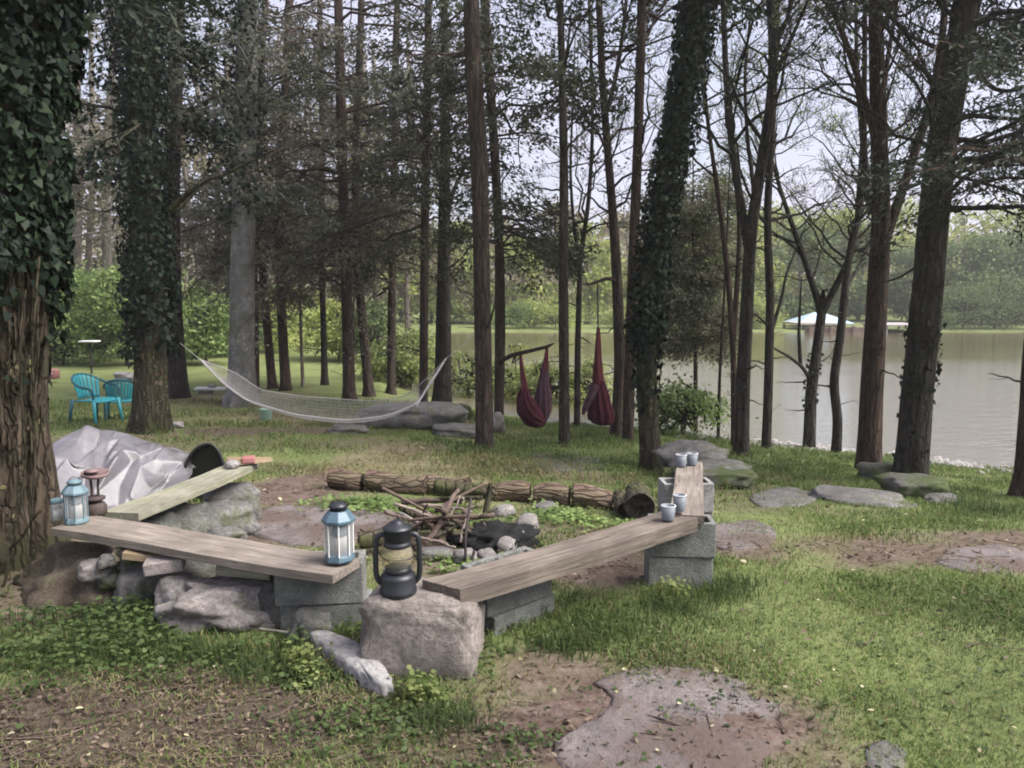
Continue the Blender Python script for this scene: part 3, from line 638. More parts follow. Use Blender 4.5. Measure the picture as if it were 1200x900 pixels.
tree('cedar_tree', 'dark reddish tree with several long limbs, left of the leaning tree on the right', [(1018, 552), (1022, 450), (1029, 330), (1033, 250), (1030, 150), (1027, 60), (1025, -30)], 31, 15, 'red_bark', None, NEAR, 26, 70,
     limbs=[([(1030, 185), (1015, 120), (997, 65), (972, 0), (955, -40)], 8, 5, -.5, 1.), ([(1036, 285), (1050, 245), (1075, 170), (1097, 100), (1107, 20), (1110, -30)], 12, 7, .5, 1.),
            ([(1020, 250), (1012, 180), (1013, 90), (1014, -30)], 8, 5, .6, 1.), ([(1033, 120), (1040, 70), (1050, 10)], 7, 4, .3, 1.)],
     auto=[decid(20, (2.4, 6.5)), cedar(7, (4, 6.5), (.7, 1.6), fol=12), decid(14, (2.6, 6), line=2), decid(8, (3.5, 6.5), line=1), decid(8, (3, 6), line=3)], leafm='cedar_leaf', top=7.5, rough=.10)
tree('oak_tree', 'thick grey-brown trunk leaning right with ivy tufts midway, beside the pond', [(1066, 566), (1075, 470), (1088, 350), (1093, 280), (1103, 180), (1122, 70), (1138, -30)], 39, 34, 'lichen_bark', None, NEAR, 28, 80,
     limbs=[([(1128, 40), (1150, 22), (1175, 12), (1210, 14)], 9, 5, -.4, 1.), ([(1092, 290), (1078, 310), (1055, 325), (1040, 330)], 4, 2, .4, .3), ([(1136, 60), (1155, 100), (1180, 110), (1215, 95)], 6, 4, .3, .8), ([(1095, 200), (1070, 190), (1045, 192), (1030, 195)], 4, 2, .8, .3)],
     ivyspec=[dict(zr=(.55, 1.15), n=190, out=.03, size=.055), dict(zr=(-.5, .5), n=50, out=.03, size=.05)],
     auto=[cedar(19, (2.1, 6.2), (1.3, 2.6), fol=50, e=(-.12, .12), dr=(.05, .22), az=(.0, .45), leaf=(.07, .02), spread=.10), cedar(4, (3.8, 6.4), (1., 2.), fol=12), decid(12, (2.2, 6))], leafm='pine_leaf', top=7.5)
tree('cedar_tree', 'reddish trunk foot cut by the right edge of the photo near the water', [(1213, 583), (1216, 480), (1226, 350), (1240, 150), (1250, -20)], 44, 34, 'red_bark', None, NEAR, 22, 60,
     auto=[cedar(13, (2.2, 6.2), (1.0, 2.2), fol=36, e=(-.12, .15), dr=(.05, .25), az=(2.9, .7), leaf=(.07, .02))], leafm='pine_leaf', top=7.5)
tree('cedar_tree', 'dense dark young cedar on the bank between the ivy tree and the thin stems', [(815, 505), (815, 440), (814, 350), (812, 280)], 7, 3, 'cedar_bark', 13.8, NEAR, 10, 30,
     auto=[cedar(78, (.45, 3.7), (.6, 1.05), fol=36, e=(-.1, .25), leaf=(.065, .027), spread=.12)], leafm='grey_leaf', top=4.3)

# --- woods behind on the left, and trees round the far bank
BACK = 'trees of the woods behind the clearing'
bk = [
    (62, 425, 26, 14, 'far_bark', 'pale distant trunk right beside the big near trunk'), (88, 420, 30, 16, 'far_bark', 'pale brown far trunk above the green bushes, leftmost of three'),
    (103, 418, 33, 10, 'far_bark', 'thin brown far trunk above the green bushes, middle of three'), (124, 420, 29, 15, 'far_bark', 'stouter brown far trunk above the green bushes, next to the ivy tree'),
    (226, 425, 34, 8, 'far_bark', 'thin far stem just right of the dark flaring trunk'), (240, 420, 38, 9, 'far_bark', 'thin far stem left of the thick grey trunk'),
    (254, 428, 30, 9, 'brown_bark', 'dark far stem touching the left of the thick grey trunk'), (365, 440, 34, 8, 'far_bark', 'far stem seen between the pale sapling and dark slim trunk'),
    (394, 440, 36, 9, 'far_bark', 'far stem seen left of the straight reddish trunk'), (443, 440, 38, 9, 'far_bark', 'far stem seen between the brown and greyish hammock trunks'),
    (478, 436, 36, 8, 'far_bark', 'far stem seen left of the dark trunk at the hammock end'), (30, 420, 40, 16, 'far_bark', 'far trunk hidden mostly by the big near trunk'),
    (150, 420, 40, 10, 'far_bark', 'far trunk hidden mostly by the ivy tree behind the tarp'), (270, 418, 44, 12, 'far_bark', 'distant crown rising directly behind the thick grey trunk'),
    (310, 420, 46, 10, 'far_bark', 'distant tree directly behind the leaning reddish pair'), (345, 420, 50, 10, 'far_bark', 'distant tree left of the dark slim trunk'),
    (-30, 420, 36, 16, 'far_bark', 'distant tree at the extreme left edge'), (415, 420, 52, 10, 'far_bark', 'distant tree behind the straight reddish trunk'),
]
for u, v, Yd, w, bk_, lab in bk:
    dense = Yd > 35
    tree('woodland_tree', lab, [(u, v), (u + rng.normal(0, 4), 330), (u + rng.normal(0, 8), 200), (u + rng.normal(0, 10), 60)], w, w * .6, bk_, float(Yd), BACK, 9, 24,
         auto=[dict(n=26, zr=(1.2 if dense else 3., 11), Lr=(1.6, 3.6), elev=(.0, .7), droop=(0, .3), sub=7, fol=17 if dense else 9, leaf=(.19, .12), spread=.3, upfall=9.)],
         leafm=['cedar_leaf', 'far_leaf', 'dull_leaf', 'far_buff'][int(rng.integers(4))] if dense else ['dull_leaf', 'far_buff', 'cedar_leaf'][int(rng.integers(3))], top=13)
FARB = 'trees on the far bank of the pond'
fb = [  # u, Y, width_m, height_m, leaf, label
    (575, 60, 6, 8, 'far_buff', 'budding buff crown across the water just right of the middle trunk'), (610, 56, 5, 6, 'far_leaf', 'yellow-green crown across the water seen above the left maroon hammock'),
    (650, 64, 7, 9, 'far_buff', 'buff budding crown behind the mossy straight trunk'), (690, 58, 6, 7, 'far_leaf', 'yellow-green crown across the water above the single maroon hammock'),
    (735, 66, 7, 9, 'far_buff', 'budding crown across the water behind the twin trunks'), (785, 58, 6, 6.5, 'far_leaf', 'yellow-green crown across the water behind the ivy trunk'),
    (825, 62, 6, 7.5, 'far_buff', 'buff crown across the water above the dense young cedar'), (865, 57, 6, 7.2, 'far_leaf', 'light green crown across the water behind the three-stemmed trunk'),
    (905, 70, 8, 9.5, 'far_leaf', 'tall light green crown across the water behind the slender dark trunk'), (935, 60, 6, 7, 'far_dark', 'darker green crown across the water left of the blue canopy'),
    (965, 66, 8, 9, 'far_leaf', 'light green crown rising behind the blue canopy'), (1005, 62, 6, 7.6, 'far_dark', 'mid green crown across the water right of the blue canopy'),
    (1050, 70, 9, 9.5, 'far_leaf', 'yellow-green crown across the water between the two stout right trunks'), (1085, 60, 6, 6, 'far_dark', 'dark green crown low on the far bank behind the leaning trunk'),
    (1125, 68, 9, 9.5, 'far_leaf', 'broad yellow-green crown across the water right of the leaning trunk'), (1150, 57, 7, 6, 'far_dark', 'dark bushy tree on the far bank right of the leaning trunk'),
    (1190, 56, 7, 6.3, 'far_dark', 'dark bushy tree on the far bank at the right photo edge'), (1215, 66, 9, 9, 'far_leaf', 'yellow-green crown across the water at the right photo edge'),
    (1275, 58, 8, 8, 'far_dark', 'dark tree on the far bank beyond the right photo edge'), (540, 58, 6, 7, 'far_leaf', 'light green crown across the water right of the pale-footed trunk'),
    (505, 60, 6, 6.5, 'far_leaf', 'light green crown across the water behind the dark straight trunk'), (470, 62, 7, 8, 'far_buff', 'buff crown far beyond the right end of the hammock'),
]
def blob_tree(name, label, u, Yd, wm, hm, leafm, group, n=5200, leaf=.3, low=.12, bark='far_bark', x=None):
    xx = P(u, 380, Yd)[0] if x is None else x
    base = np.array([xx, Yd, gz(xx, Yd)])
    root = thing(name, label, 'tree', base, group=group)
    tb = MB(); lf = MB()
    Q, R = resample(np.array([base - [0, 0, .3], base + [.1, 0, hm * .4], base + [rng.normal(0, .3), 0, hm * .95]]), np.array([.16, .11, .03]) * hm / 7, 12)
    tb.tubes(Q, R, 8)
    # limbs end in leaf clumps of uneven size
    nc = 34; t = rng.uniform(low, 1, nc); a = rng.uniform(0, 2 * PI, nc)
    prof = np.interp(t, [0, .25, .55, .85, 1.0], [.55, .9, 1., .65, .15]) * wm / 2
    rr = prof * rng.uniform(.35, 1.05, nc)
    cc = base + np.stack([rr * np.cos(a), rr * np.sin(a), t * hm], -1)
    st = np.stack([np.interp(np.maximum(cc[:, 2] - rr * .6, base[2] + .4), Q[:, 2], Q[:, k]) for k in range(3)], -1)
    s = np.linspace(0, 1, 5)[None, :, None]
    tb.tubes(st[:, None] * (1 - s) + cc[:, None] * s + rng.normal(0, .08, (nc, 5, 3)) * (s > 0), np.linspace(.045, .015, 5)[None], 4)
    cs = rng.uniform(.35, .85, nc) * wm / 6.
    w_ = rng.choice(nc, n, p=cs ** 2 / np.sum(cs ** 2))
    c = cc[w_] + rng.normal(0, 1, (n, 3)) * cs[w_][:, None] * np.array([.75, .75, .5])
    sz = rng.uniform(.5, 1.3, n) * leaf
    leaves(lf, c, rdir(n), nrm(rdir(n) + np.array([0, -.2, .6])), sz, sz * .7)
    tb.build('trunk', M[bark], root, base); lf.build('crown', M[leafm], root, base, smooth=False)
    return root
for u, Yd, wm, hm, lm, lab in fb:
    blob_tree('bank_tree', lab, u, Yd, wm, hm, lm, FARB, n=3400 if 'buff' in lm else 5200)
BUSH = 'leafy bushes at the wood edge'
for u, Yd, wm, hm, lm, lab in [
    (70, 25, 3.2, 2.9, 'bush_leaf', 'fresh green bush beside the big near trunk above the red box'), (112, 26, 3.4, 2.7, 'bush_leaf', 'fresh green bush directly above the teal chairs'),
    (145, 24.5, 2.6, 2.9, 'bush_leaf', 'fresh green bush touching the ivy tree behind the tarp'), (238, 25, 2.6, 2.5, 'bush_leaf', 'green bush left of the thick grey trunk above the hammock end'),
    (262, 28, 2.6, 2.1, 'far_dark', 'low dark bush just left of the thick grey trunk'), (395, 27, 2.6, 1.8, 'far_leaf', 'low pale green bush between the slim dark and straight reddish trunks'),
    (440, 26, 2.2, 1.9, 'far_dark', 'low dark bush behind the brown trunk over the hammock'), (345, 34, 4, 2.3, 'far_leaf', 'pale green far bush right of the reddish pair'),
    (30, 28, 4, 4, 'far_dark', 'dark green bush behind the big near trunk'), (180, 28, 4, 3.4, 'far_dark', 'dark green bush behind the ivy tree'), (312, 30, 3, 2.2, 'far_leaf', 'pale green bush right behind the thick grey trunk'),
    (1128, 49.6, 5, 2.6, 'far_dark', 'dark green bush hanging over the far water edge just right of the leaning trunk'), (1165, 49.8, 5.5, 3.2, 'far_dark', 'larger dark green bush on the far water edge near the right photo edge'),
    (1205, 49.6, 5, 2.8, 'far_dark', 'dark green bush on the far water edge cut by the right photo edge'), (1088, 49.8, 3, 1.2, 'bush_leaf', 'low green bush on the far water edge hidden by the leaning trunk'),
    (890, 49.8, 3, 1.4, 'far_leaf', 'light green bush on the far water edge beside the slender dark trunk'), (865, 50, 4, 1.9, 'far_leaf', 'light green bush on the far water edge behind the three-stemmed trunk'),
    (735, 50, 4, 1.5, 'far_leaf', 'pale green bush on the far water edge behind the twin trunks'), (650, 50, 4.5, 1.7, 'far_leaf', 'pale green bush on the far water edge behind the mossy straight trunk'), (605, 50.5, 4, 1.4, 'bush_leaf', 'green bush on the far water edge above the left maroon hammock'),
    (800, 13.0, 1.7, .8, 'bush_leaf', 'low fresh green bush at the water edge below the young cedar'),
    (478, 21, 2.4, 1.5, 'young_leaf', 'loose yellow-green shrub beyond the right end of the hammock'), (545, 19, 2.2, 1.3, 'young_leaf', 'loose yellow-green shrub between the flaring and stout middle trunks'),
    (600, 18.5, 1.6, 1.5, 'far_leaf', 'pale loose shrub at the water behind the left maroon hammock'), (640, 17.5, 1.4, 1.1, 'young_leaf', 'loose yellow-green shrub left of the mossy straight trunk'),
    (690, 17.5, 1.6, 1.2, 'far_leaf', 'pale loose shrub at the water behind the single maroon hammock')]:
    blob_tree('bush', lab, u, Yd, wm, hm, lm, BUSH, n=3800, leaf=.13 if Yd > 20 else .06, low=.1, bark='brown_bark')

# far wood mass closing the horizon
def woods():
    lf = MB(); n = 26000
    a = rng.uniform(-1.25, 1.25, n); Yd = rng.uniform(75, 120, n); x = a * Yd
    h = (4 + 7 * fbm(x * .06, Yd * .05, 77, 3)); z = H(x, Yd) + h * rng.random(n) ** .7
    c = np.stack([x, Yd, z], -1); sz = rng.uniform(.5, 1.3, n)
    leaves(lf, c, rdir(n), nrm(rdir(n) + np.array([0, -.3, .6])), sz, sz * .7)
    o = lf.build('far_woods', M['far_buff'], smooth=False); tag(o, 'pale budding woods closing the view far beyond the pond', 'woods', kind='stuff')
woods()

# ------------------------------------------------------------------ rocks
def rock(name, label, loc, size, m, box=.0, rough=.18, seed=0, rotz=0., tilt=(0, 0), sub=4, group=None, cat='rock', fr=1.6, parent=None):
    bm = bmesh.new(); bmesh.ops.create_icosphere(bm, subdivisions=sub, radius=1)
    off = Vector((seed * 3.7, seed * 1.3, seed * 5.1))
    for v in bm.verts:
        p = v.co.copy()
        if box:
            q_ = Vector([math.copysign(abs(c) ** (1 - box * .72), c) for c in p]); mx = max(abs(c) for c in q_)
            p = q_ if box < 1 else p / max(abs(c) for c in p)
        nn = mnoise.fractal(p * fr + off, .9, 2.1, 5) * rough + mnoise.noise(p * fr * .6 + off) * rough * .8
        v.co = Vector((p.x * size[0] / 2, p.y * size[1] / 2, p.z * size[2] / 2)) * (1 + nn)
    me = bpy.data.meshes.new(name); bm.to_mesh(me); bm.free()
    o = link(name, me, M[m] if isinstance(m, str) else m, parent, loc, (tilt[0], tilt[1], rotz))
    if label: tag(o, label, cat, group)
    return o
# the hewn block that carries the black lantern
bl = P(495, 760, 2.98); zb = gz(bl[0], 3.0) - .03
block_top = .285
rock('stone_block', 'large rough hewn grey stone block under the black lantern', (bl[0], 3.04, (zb + block_top) / 2 - .03), (.47, .34, block_top - zb + .06), 'block_stone', .96, .085, 3, -.12, (0, .02), 5, fr=2.3)
b2 = P(268, 705, 3.4)
rock('boulder', 'pinkish grey boulder under the lower left plank', (b2[0], 3.46, .045), (.62, .36, .27), 'boulder', .12, .30, 8, .15, (0, .08), 5)
b3 = P(208, 692, 3.5); rock('boulder', 'small tan boulder left of the pinkish boulder', (b3[0], 3.5, .07), (.2, .2, .22), 'boulder', .3, .2, 11, 0, sub=4)
b4 = P(165, 690, 3.62); rock('boulder', 'mossy grey stone under the yellow leaf', (b4[0], 3.62, .06), (.22, .2, .26), 'grey_stone', .2, .22, 12, .3)
b5 = P(362, 720, 3.2); rock('boulder', 'dark wedge stone leaning on the cinder block under the plank', (b5[0], 3.22, .03), (.17, .12, .17), 'dark_stone', .4, .25, 13, .4, (0, .3))
b6 = P(332, 700, 3.42); rock('boulder', 'black-green broken stone between pinkish boulder and cinder block', (b6[0], 3.44, .07), (.2, .2, .24), 'dark_stone', .4, .25, 14, .4)
b7 = P(112, 665, 3.8); rock('earth_bank', 'brown earth and leaf bank below the lanterns beside the big trunk', (b7[0], 3.86, .0), (.72, .44, .36), 'earth', .0, .42, 15, .2)
for k in range(9):
    g_ = P(rng.uniform(95, 190), rng.uniform(650, 690), rng.uniform(3.55, 3.68)); sz = rng.uniform(.05, .12)
    rock('rubble_stone', 'small grubby rubble stone in the bank under the left plank', (g_[0], g_[1], max(g_[2], 0.02)), (sz * 1.3, sz, sz * .8), ['grey_stone', 'boulder', 'mossy_stone'][k % 3], .35, .25, 200 + k, rng.uniform(0, 3), sub=3, group='rubble under the left plank', cat='stone')
b8 = P(230, 690, 3.65); rock('boulder', 'grey stone in the dark gap behind the pinkish boulder', (b8[0] - .05, 3.78, .05), (.4, .22, .28), 'dark_stone', .2, .25, 16, .2)
# slab of pale stone lying in front
def slab(name, label, poly, thick, m, tilt=0., seed=1, group=None, cat='rock', lift=0., bury=.04, nz=.9, dip=0.):
    """flat stone: outline in photo pixels dropped on the ground, real thickness"""
    pts = np.array([G(u, v) for u, v in poly]); ctr = pts.mean(0); n = len(pts)
    # refine outline
    T = np.arange(n * 5) / 5.; i0 = T.astype(int) % n; fr = (T - T.astype(int))[:, None]
    out = pts[i0] * (1 - fr) + pts[(i0 + 1) % n] * fr
    for _ in range(2): out = (np.roll(out, 1, 0) + 2 * out + np.roll(out, -1, 0)) / 4
    rings = []
    for s, dz in ((1.03, -bury), (1.0, thick * .55), (.93, thick * .95), (.7, thick * 1.02), (.35, thick * 1.05), (.05, thick)):
        r = ctr + (out - ctr) * s; r[:, 2] = H(r[:, 0], r[:, 1]) + dz + lift
        r[:, :2] += (rng.random((len(r), 2)) - .5) * .014 * s; r[:, 2] += (fbm(r[:, 0] * 14, r[:, 1] * 14, seed, 3) - .5) * thick * nz * (dz > 0)
        if dip: r[:, 2] -= dip * np.clip(fbm(r[:, 0] * 3.2, r[:, 1] * 3.2, 31, 3) - .42, 0, 1) * (dz > 0)
        if tilt: r[:, 2] += (r[:, 0] - ctr[0]) * tilt
        rings.append(r)
    k = len(out); V = np.concatenate(rings); a = np.arange(len(rings) - 1)[:, None] * k; j = np.arange(k)[None]; j2 = (j + 1) % k
    mb = MB(); mb.add(V, [np.stack([a + j, a + j2, a + k + j2, a + k + j], -1).reshape(-1, 4), ((len(rings) - 1) * k + np.arange(k))[None]])
    o = mb.build(name, M[m], None, ctr, loc=ctr); return tag(o, label, cat, group)
slab('stone_slab', 'long pale smooth slab lying slanted in front of the stone block', [(356, 752), (376, 752), (405, 762), (430, 776), (450, 796), (464, 818), (445, 821), (418, 804), (392, 785), (372, 768)], .04, 'slab_stone', .0, 2, lift=.025, bury=.07, nz=.15)
slab('flat_rock', 'broad pinkish flat rock flush with the dirt at the bottom', [(690, 800), (760, 783), (840, 788), (900, 808), (917, 832), (908, 870), (890, 905), (760, 915), (655, 905), (650, 870), (700, 850), (720, 820)], .020, 'pink_rock', seed=4, bury=.06, nz=.7, dip=.065)
slab('flat_rock', 'small grey flat rock poking from grass at the bottom right', [(1012, 880), (1040, 868), (1062, 885), (1060, 905), (1015, 905)], .010, 'grey_stone', seed=5)
slab('flat_rock', 'pale pinkish flat rock left of the fire pit behind the blue lantern', [(285, 612), (320, 592), (400, 594), (465, 600), (470, 615), (440, 630), (400, 645), (340, 640), (300, 630)], .016, 'pink_rock', seed=6)
slab('flat_rock', 'grey flat rock in the grass right of the cinder block stack', [(835, 615), (880, 608), (912, 622), (905, 642), (850, 648), (830, 635)], .010, 'pink_rock', seed=7)
slab('flat_rock', 'low grey flat rock behind the log row under the mossy trunk', [(608, 536), (650, 529), (712, 537), (718, 550), (660, 553), (612, 548)], .012, 'grey_stone', seed=8)
slab('flat_rock', 'purplish flat rock in the brown dirt at the right edge', [(1110, 645), (1170, 638), (1215, 650), (1210, 672), (1140, 675), (1095, 662)], .010, 'pink_rock', seed=9)
slab('flat_rock', 'grey flat rock in the grass left of the rocks under the leaning tree', [(875, 582), (920, 572), (960, 580), (950, 594), (890, 597)], .02, 'grey_stone', seed=10)
# rock pile behind the bench
rp = G(830, 574)
rock('boulder', 'humped grey boulder crowning the rock pile beyond the bench', (P(812, 530, rp[1] + .75)[0], rp[1] + .8, P(812, 534, rp[1] + .8)[2]), (.66, .5, .28), 'grey_stone', .3, .24, 21, .2)
rock('boulder', 'wide slab-like boulder with mossy underside right of the bench far end', (P(838, 560, rp[1] + .3)[0], rp[1] + .35, P(838, 560, rp[1] + .3)[2] + .02), (.74, .6, .18), 'mossy_stone', .6, .18, 22, -.1)
rock('boulder', 'grey flat-topped stone lying on the mossy slab boulder', (P(835, 545, rp[1] + .4)[0], rp[1] + .45, P(835, 548, rp[1] + .45)[2]), (.7, .5, .12), 'grey_stone', .5, .15, 23, .1)
rock('boulder', 'small round grey boulder left of the rock pile by the ivy trunk', (P(785, 528, rp[1] + .9)[0], rp[1] + .9, P(785, 533, rp[1] + .9)[2]), (.24, .25, .24), 'grey_stone', .2, .15, 24)
# rocks under the leaning tree on the right
rr = G(1020, 592)
rock('boulder', 'broad low grey boulder at the foot of the dark reddish tree', (rr[0], rr[1] + .2, rr[2] - .02), (.82, .58, .18), 'grey_stone', .45, .18, 31, -.25, (0, .06))
r2 = G(1085, 588)
rock('boulder', 'mossy overhanging rock at the foot of the leaning grey-brown tree', (r2[0], r2[1] + .25, r2[2] + .10), (.55, .45, .17), 'mossy_stone', .55, .18, 32, .1)
rock('boulder', 'small stone below the mossy overhanging rock', (r2[0] + .1, r2[1] - .05, r2[2] + .02), (.3, .2, .12), 'grey_stone', .4, .2, 33)
r3 = G(1030, 562); rock('boulder', 'lichened stone wedged between the two stout right trunks', (r3[0], r3[1], r3[2] + .07), (.45, .3, .22), 'mossy_stone', .3, .2, 34)
# long flat boulders behind the hammock
r4 = G(480, 503)
rock('boulder', 'long flat grey boulder under the right end of the hammock', (r4[0], r4[1] + .4, r4[2] + .12), (1.55, .8, .38), 'grey_stone', .55, .15, 41, .05)
r5 = G(520, 490); rock('boulder', 'mossy boulder behind the long flat boulder by the flaring trunk', (r5[0], r5[1] + .3, r5[2] + .05), (.9, .6, .3), 'mossy_stone', .3, .2, 42)
r6 = G(535, 512); rock('boulder', 'low grey boulder left of the stout middle trunk', (r6[0], r6[1] + .1, r6[2] + .05), (.7, .4, .2), 'grey_stone', .4, .2, 43)
r7 = G(580, 508); rock('boulder', 'pale small boulder right behind the stout middle trunk', (r7[0], r7[1] + .1, r7[2] + .1), (.3, .3, .36), 'boulder', .4, .2, 44)
r8 = G(408, 507); rock('boulder', 'low dark stone under the middle of the hammock', (r8[0], r8[1], r8[2] + .03), (.5, .3, .14), 'grey_stone', .4, .2, 45)
r9 = G(207, 502); rock('boulder', 'small pale stone right of the ivy tree behind the tarp', (r9[0], r9[1], r9[2] + .04), (.2, .15, .1), 'pale_stone', .4, .2, 46)
r10 = G(146, 446); rock('boulder', 'whitish stone in the sunny clearing above the right teal chair', (r10[0], r10[1], r10[2] + .1), (.5, .3, .26), 'pale_stone', .4, .2, 47)

# ------------------------------------------------------------------ planks
def plank(name, label, A, B, width, thick, m, seed=0, roll=0., cat='plank', skew=0.):
    """A,B: end points on the centre line of the top face (world)"""
    A = np.asarray(A, float); B = np.asarray(B, float); L = np.linalg.norm(B - A)
    d = (B - A) / L; s = nrm(np.cross(d, [0, 0, 1])); s = nrm(s + np.array([0, 0, roll])); n = np.cross(s, d)
    K = 30; xs = np.linspace(0, L, K); mb = MB()
    prof = np.array([(-.5, .04), (-.494, 0), (-.25, 0.02), (0, .01), (.25, .02), (.494, 0), (.5, .04), (.5, 1), (-.5, 1)])
    V = []
    for x in xs:
        c = A + d * x + n * (.006 * math.sin(x * 3 + seed) - .004)
        for (pw, pt) in prof:
            jw = .006 * (vn(np.array(x * 5.), np.array(pw * 9. + seed), seed) - .5) * 2
            V.append(c + d * skew * pw * max(0, 1 - x / .3) + s * (pw * width + jw) - n * (pt * thick + .004 * (float(vn(np.array(x * 9.), np.array(pw * 5 + 3.), seed + 4)) - .5)))
    S = len(prof); k = np.arange(K - 1)[:, None] * S; j = np.arange(S)[None]; j2 = (j + 1) % S
    mb.add(V, [np.stack([k + j, k + j2, k + S + j2, k + S + j], -1).reshape(-1, 4), np.arange(S)[::-1][None], ((K - 1) * S + np.arange(S))[None]])
    me = npmesh(name, np.concatenate(mb.V), mb.P, A)
    # local axes along the plank so that the grain follows it
    Mx = Matrix((d, s, n)).transposed().to_4x4(); Mx.translation = Vector(A)
    me.transform(Matrix((d, s, n)).to_4x4())
    o = link(name, me, M[m], None, smooth=False); o.matrix_world = Mx
    tag(o, label, cat, 'bench planks around the fire pit')
    return o
pa = P(84, 611, 3.80); pb = P(407, 662, 3.25)
plank('bench_plank', 'pale weathered plank carrying the blue lantern at its right end', pa, pb, .235, .038, 'plank', 1)
pc = P(140, 601, 3.98); pd = P(287, 541, 5.4)
plank('bench_plank', 'greenish grey plank running back beside the silver tarp', pc, pd, .21, .042, 'plank_grey', 2)
pe = P(517, 684, 3.0); pf = P(802, 601, 3.84)
plank('bench_plank', 'thick brown beam sloping away from the stone block to the cups', pe, pf, .18, .075, 'beam', 3, skew=.07)
ph = P(805, 604, 3.78); pi_ = P(808, 541, 4.95)
ph[2] += .012
plank('bench_plank', 'weathered plank pointing away toward the rock pile', ph, pi_, .165, .045, 'plank', 4)

# ------------------------------------------------------------------ cinder blocks
def cinder_mesh():
    xs = [0, .032, .179, .211, .358, .39]; ys = [0, .032, .158, .19]; h = .19
    solid = np.ones((5, 3), bool); solid[1, 1] = solid[3, 1] = False
    V = {}; Vl = []; Fc = []
    def vid(i, j, k):
        if (i, j, k) not in V: V[(i, j, k)] = len(Vl); Vl.append((xs[i] - .195, ys[j] - .095, k * h))
        return V[(i, j, k)]
    S_ = lambda i, j: 0 <= i < 5 and 0 <= j < 3 and solid[i, j]
    for i in range(5):
        for j in range(3):
            if not solid[i, j]: continue
            Fc += [[vid(i, j, 1), vid(i + 1, j, 1), vid(i + 1, j + 1, 1), vid(i, j + 1, 1)], [vid(i, j, 0), vid(i, j + 1, 0), vid(i + 1, j + 1, 0), vid(i + 1, j, 0)]]
            if not S_(i - 1, j): Fc.append([vid(i, j, 0), vid(i, j, 1), vid(i, j + 1, 1), vid(i, j + 1, 0)])
            if not S_(i + 1, j): Fc.append([vid(i + 1, j, 0), vid(i + 1, j + 1, 0), vid(i + 1, j + 1, 1), vid(i + 1, j, 1)])
            if not S_(i, j - 1): Fc.append([vid(i, j, 0), vid(i + 1, j, 0), vid(i + 1, j, 1), vid(i, j, 1)])
            if not S_(i, j + 1): Fc.append([vid(i, j + 1, 0), vid(i, j + 1, 1), vid(i + 1, j + 1, 1), vid(i + 1, j + 1, 0)])
    me = npmesh('cinder_block', Vl, [np.array(Fc)])
    return me
CB = cinder_mesh()
def cinder(label, loc, rz, m='cinder', rot=(0, 0), sc=(1, 1, 1)):
    me = CB.copy(); me.name = 'cinder_block'; me.transform(Matrix.Diagonal((*sc, 1)))
    o = link('cinder_block', me, M[m], None, loc, (rot[0], rot[1], rz), smooth=False)
    b = o.modifiers.new('bevel', 'BEVEL'); b.width = .006; b.segments = 2; b.limit_method = 'ANGLE'
    return tag(o, label, 'cinder block', 'cinder blocks propping the bench')
c1 = P(794, 640, 3.86); gzc = gz(c1[0], 3.9)
cinder('upper cinder block of the two-high stack holding the beam under the cups', (c1[0] + .02, 3.88, .150), -.06, sc=(.84, .9, .95))
cinder('lower grassy cinder block of the two-high stack under the cups', (c1[0] + .01, 3.89, -.034), -.03, sc=(.84, .9, .95))
c2 = P(804, 580, 4.6)
cinder('upper pale cinder block crossing under the far plank', (c2[0], 4.62, .165), .04, 'cinder_pale', sc=(.78, .9, .95))
cinder('lower cinder block below the one crossing under the far plank', (c2[0], 4.63, -.02), .02, sc=(.78, .9, .95))
c3 = P(594, 715, 3.36)
cinder('upper cinder block under the brown beam right of the stone block', (c3[0], 3.40, .09), .72)
cinder('lower cinder block sunk in grass under the brown beam', (c3[0] + .02, 3.41, -.102), .78)
c4 = P(378, 705, 3.42)
cinder('grey-green cinder block under the plank end with the blue lantern', (c4[0], 3.42, .095), .1)
cinder('half buried cinder block at the bottom under the blue lantern plank', (c4[0] + .02, 3.43, -.097), .06)
c5 = P(272, 575, 5.2); rock('boulder', 'rough squarish grey block under the far end of the greenish plank', (c5[0], 5.2, .02), (.36, .26, .30), 'grey_stone', .7, .14, 55, .4)
rock('boulder', 'flat grey stone lying under the greenish plank', (P(255, 582, 4.9)[0], 4.9, .0), (.45, .3, .24), 'grey_stone', .6, .15, 51, .4)
rock('boulder', 'dark stone in the shadow under the greenish plank', (P(215, 590, 4.6)[0], 4.6, .03), (.4, .35, .3), 'dark_stone', .4, .22, 52, .1)
rock('boulder', 'dark green stone under the near end of the greenish plank', (P(180, 603, 4.35)[0], 4.35, .05), (.35, .3, .34), 'dark_stone', .4, .22, 53, .7)
rock('boulder', 'low rubble stone beside the greenish plank near the flat rock', (P(240, 600, 4.5)[0] + .1, 4.5, 0.0), (.26, .2, .16), 'grey_stone', .4, .25, 54, .7)
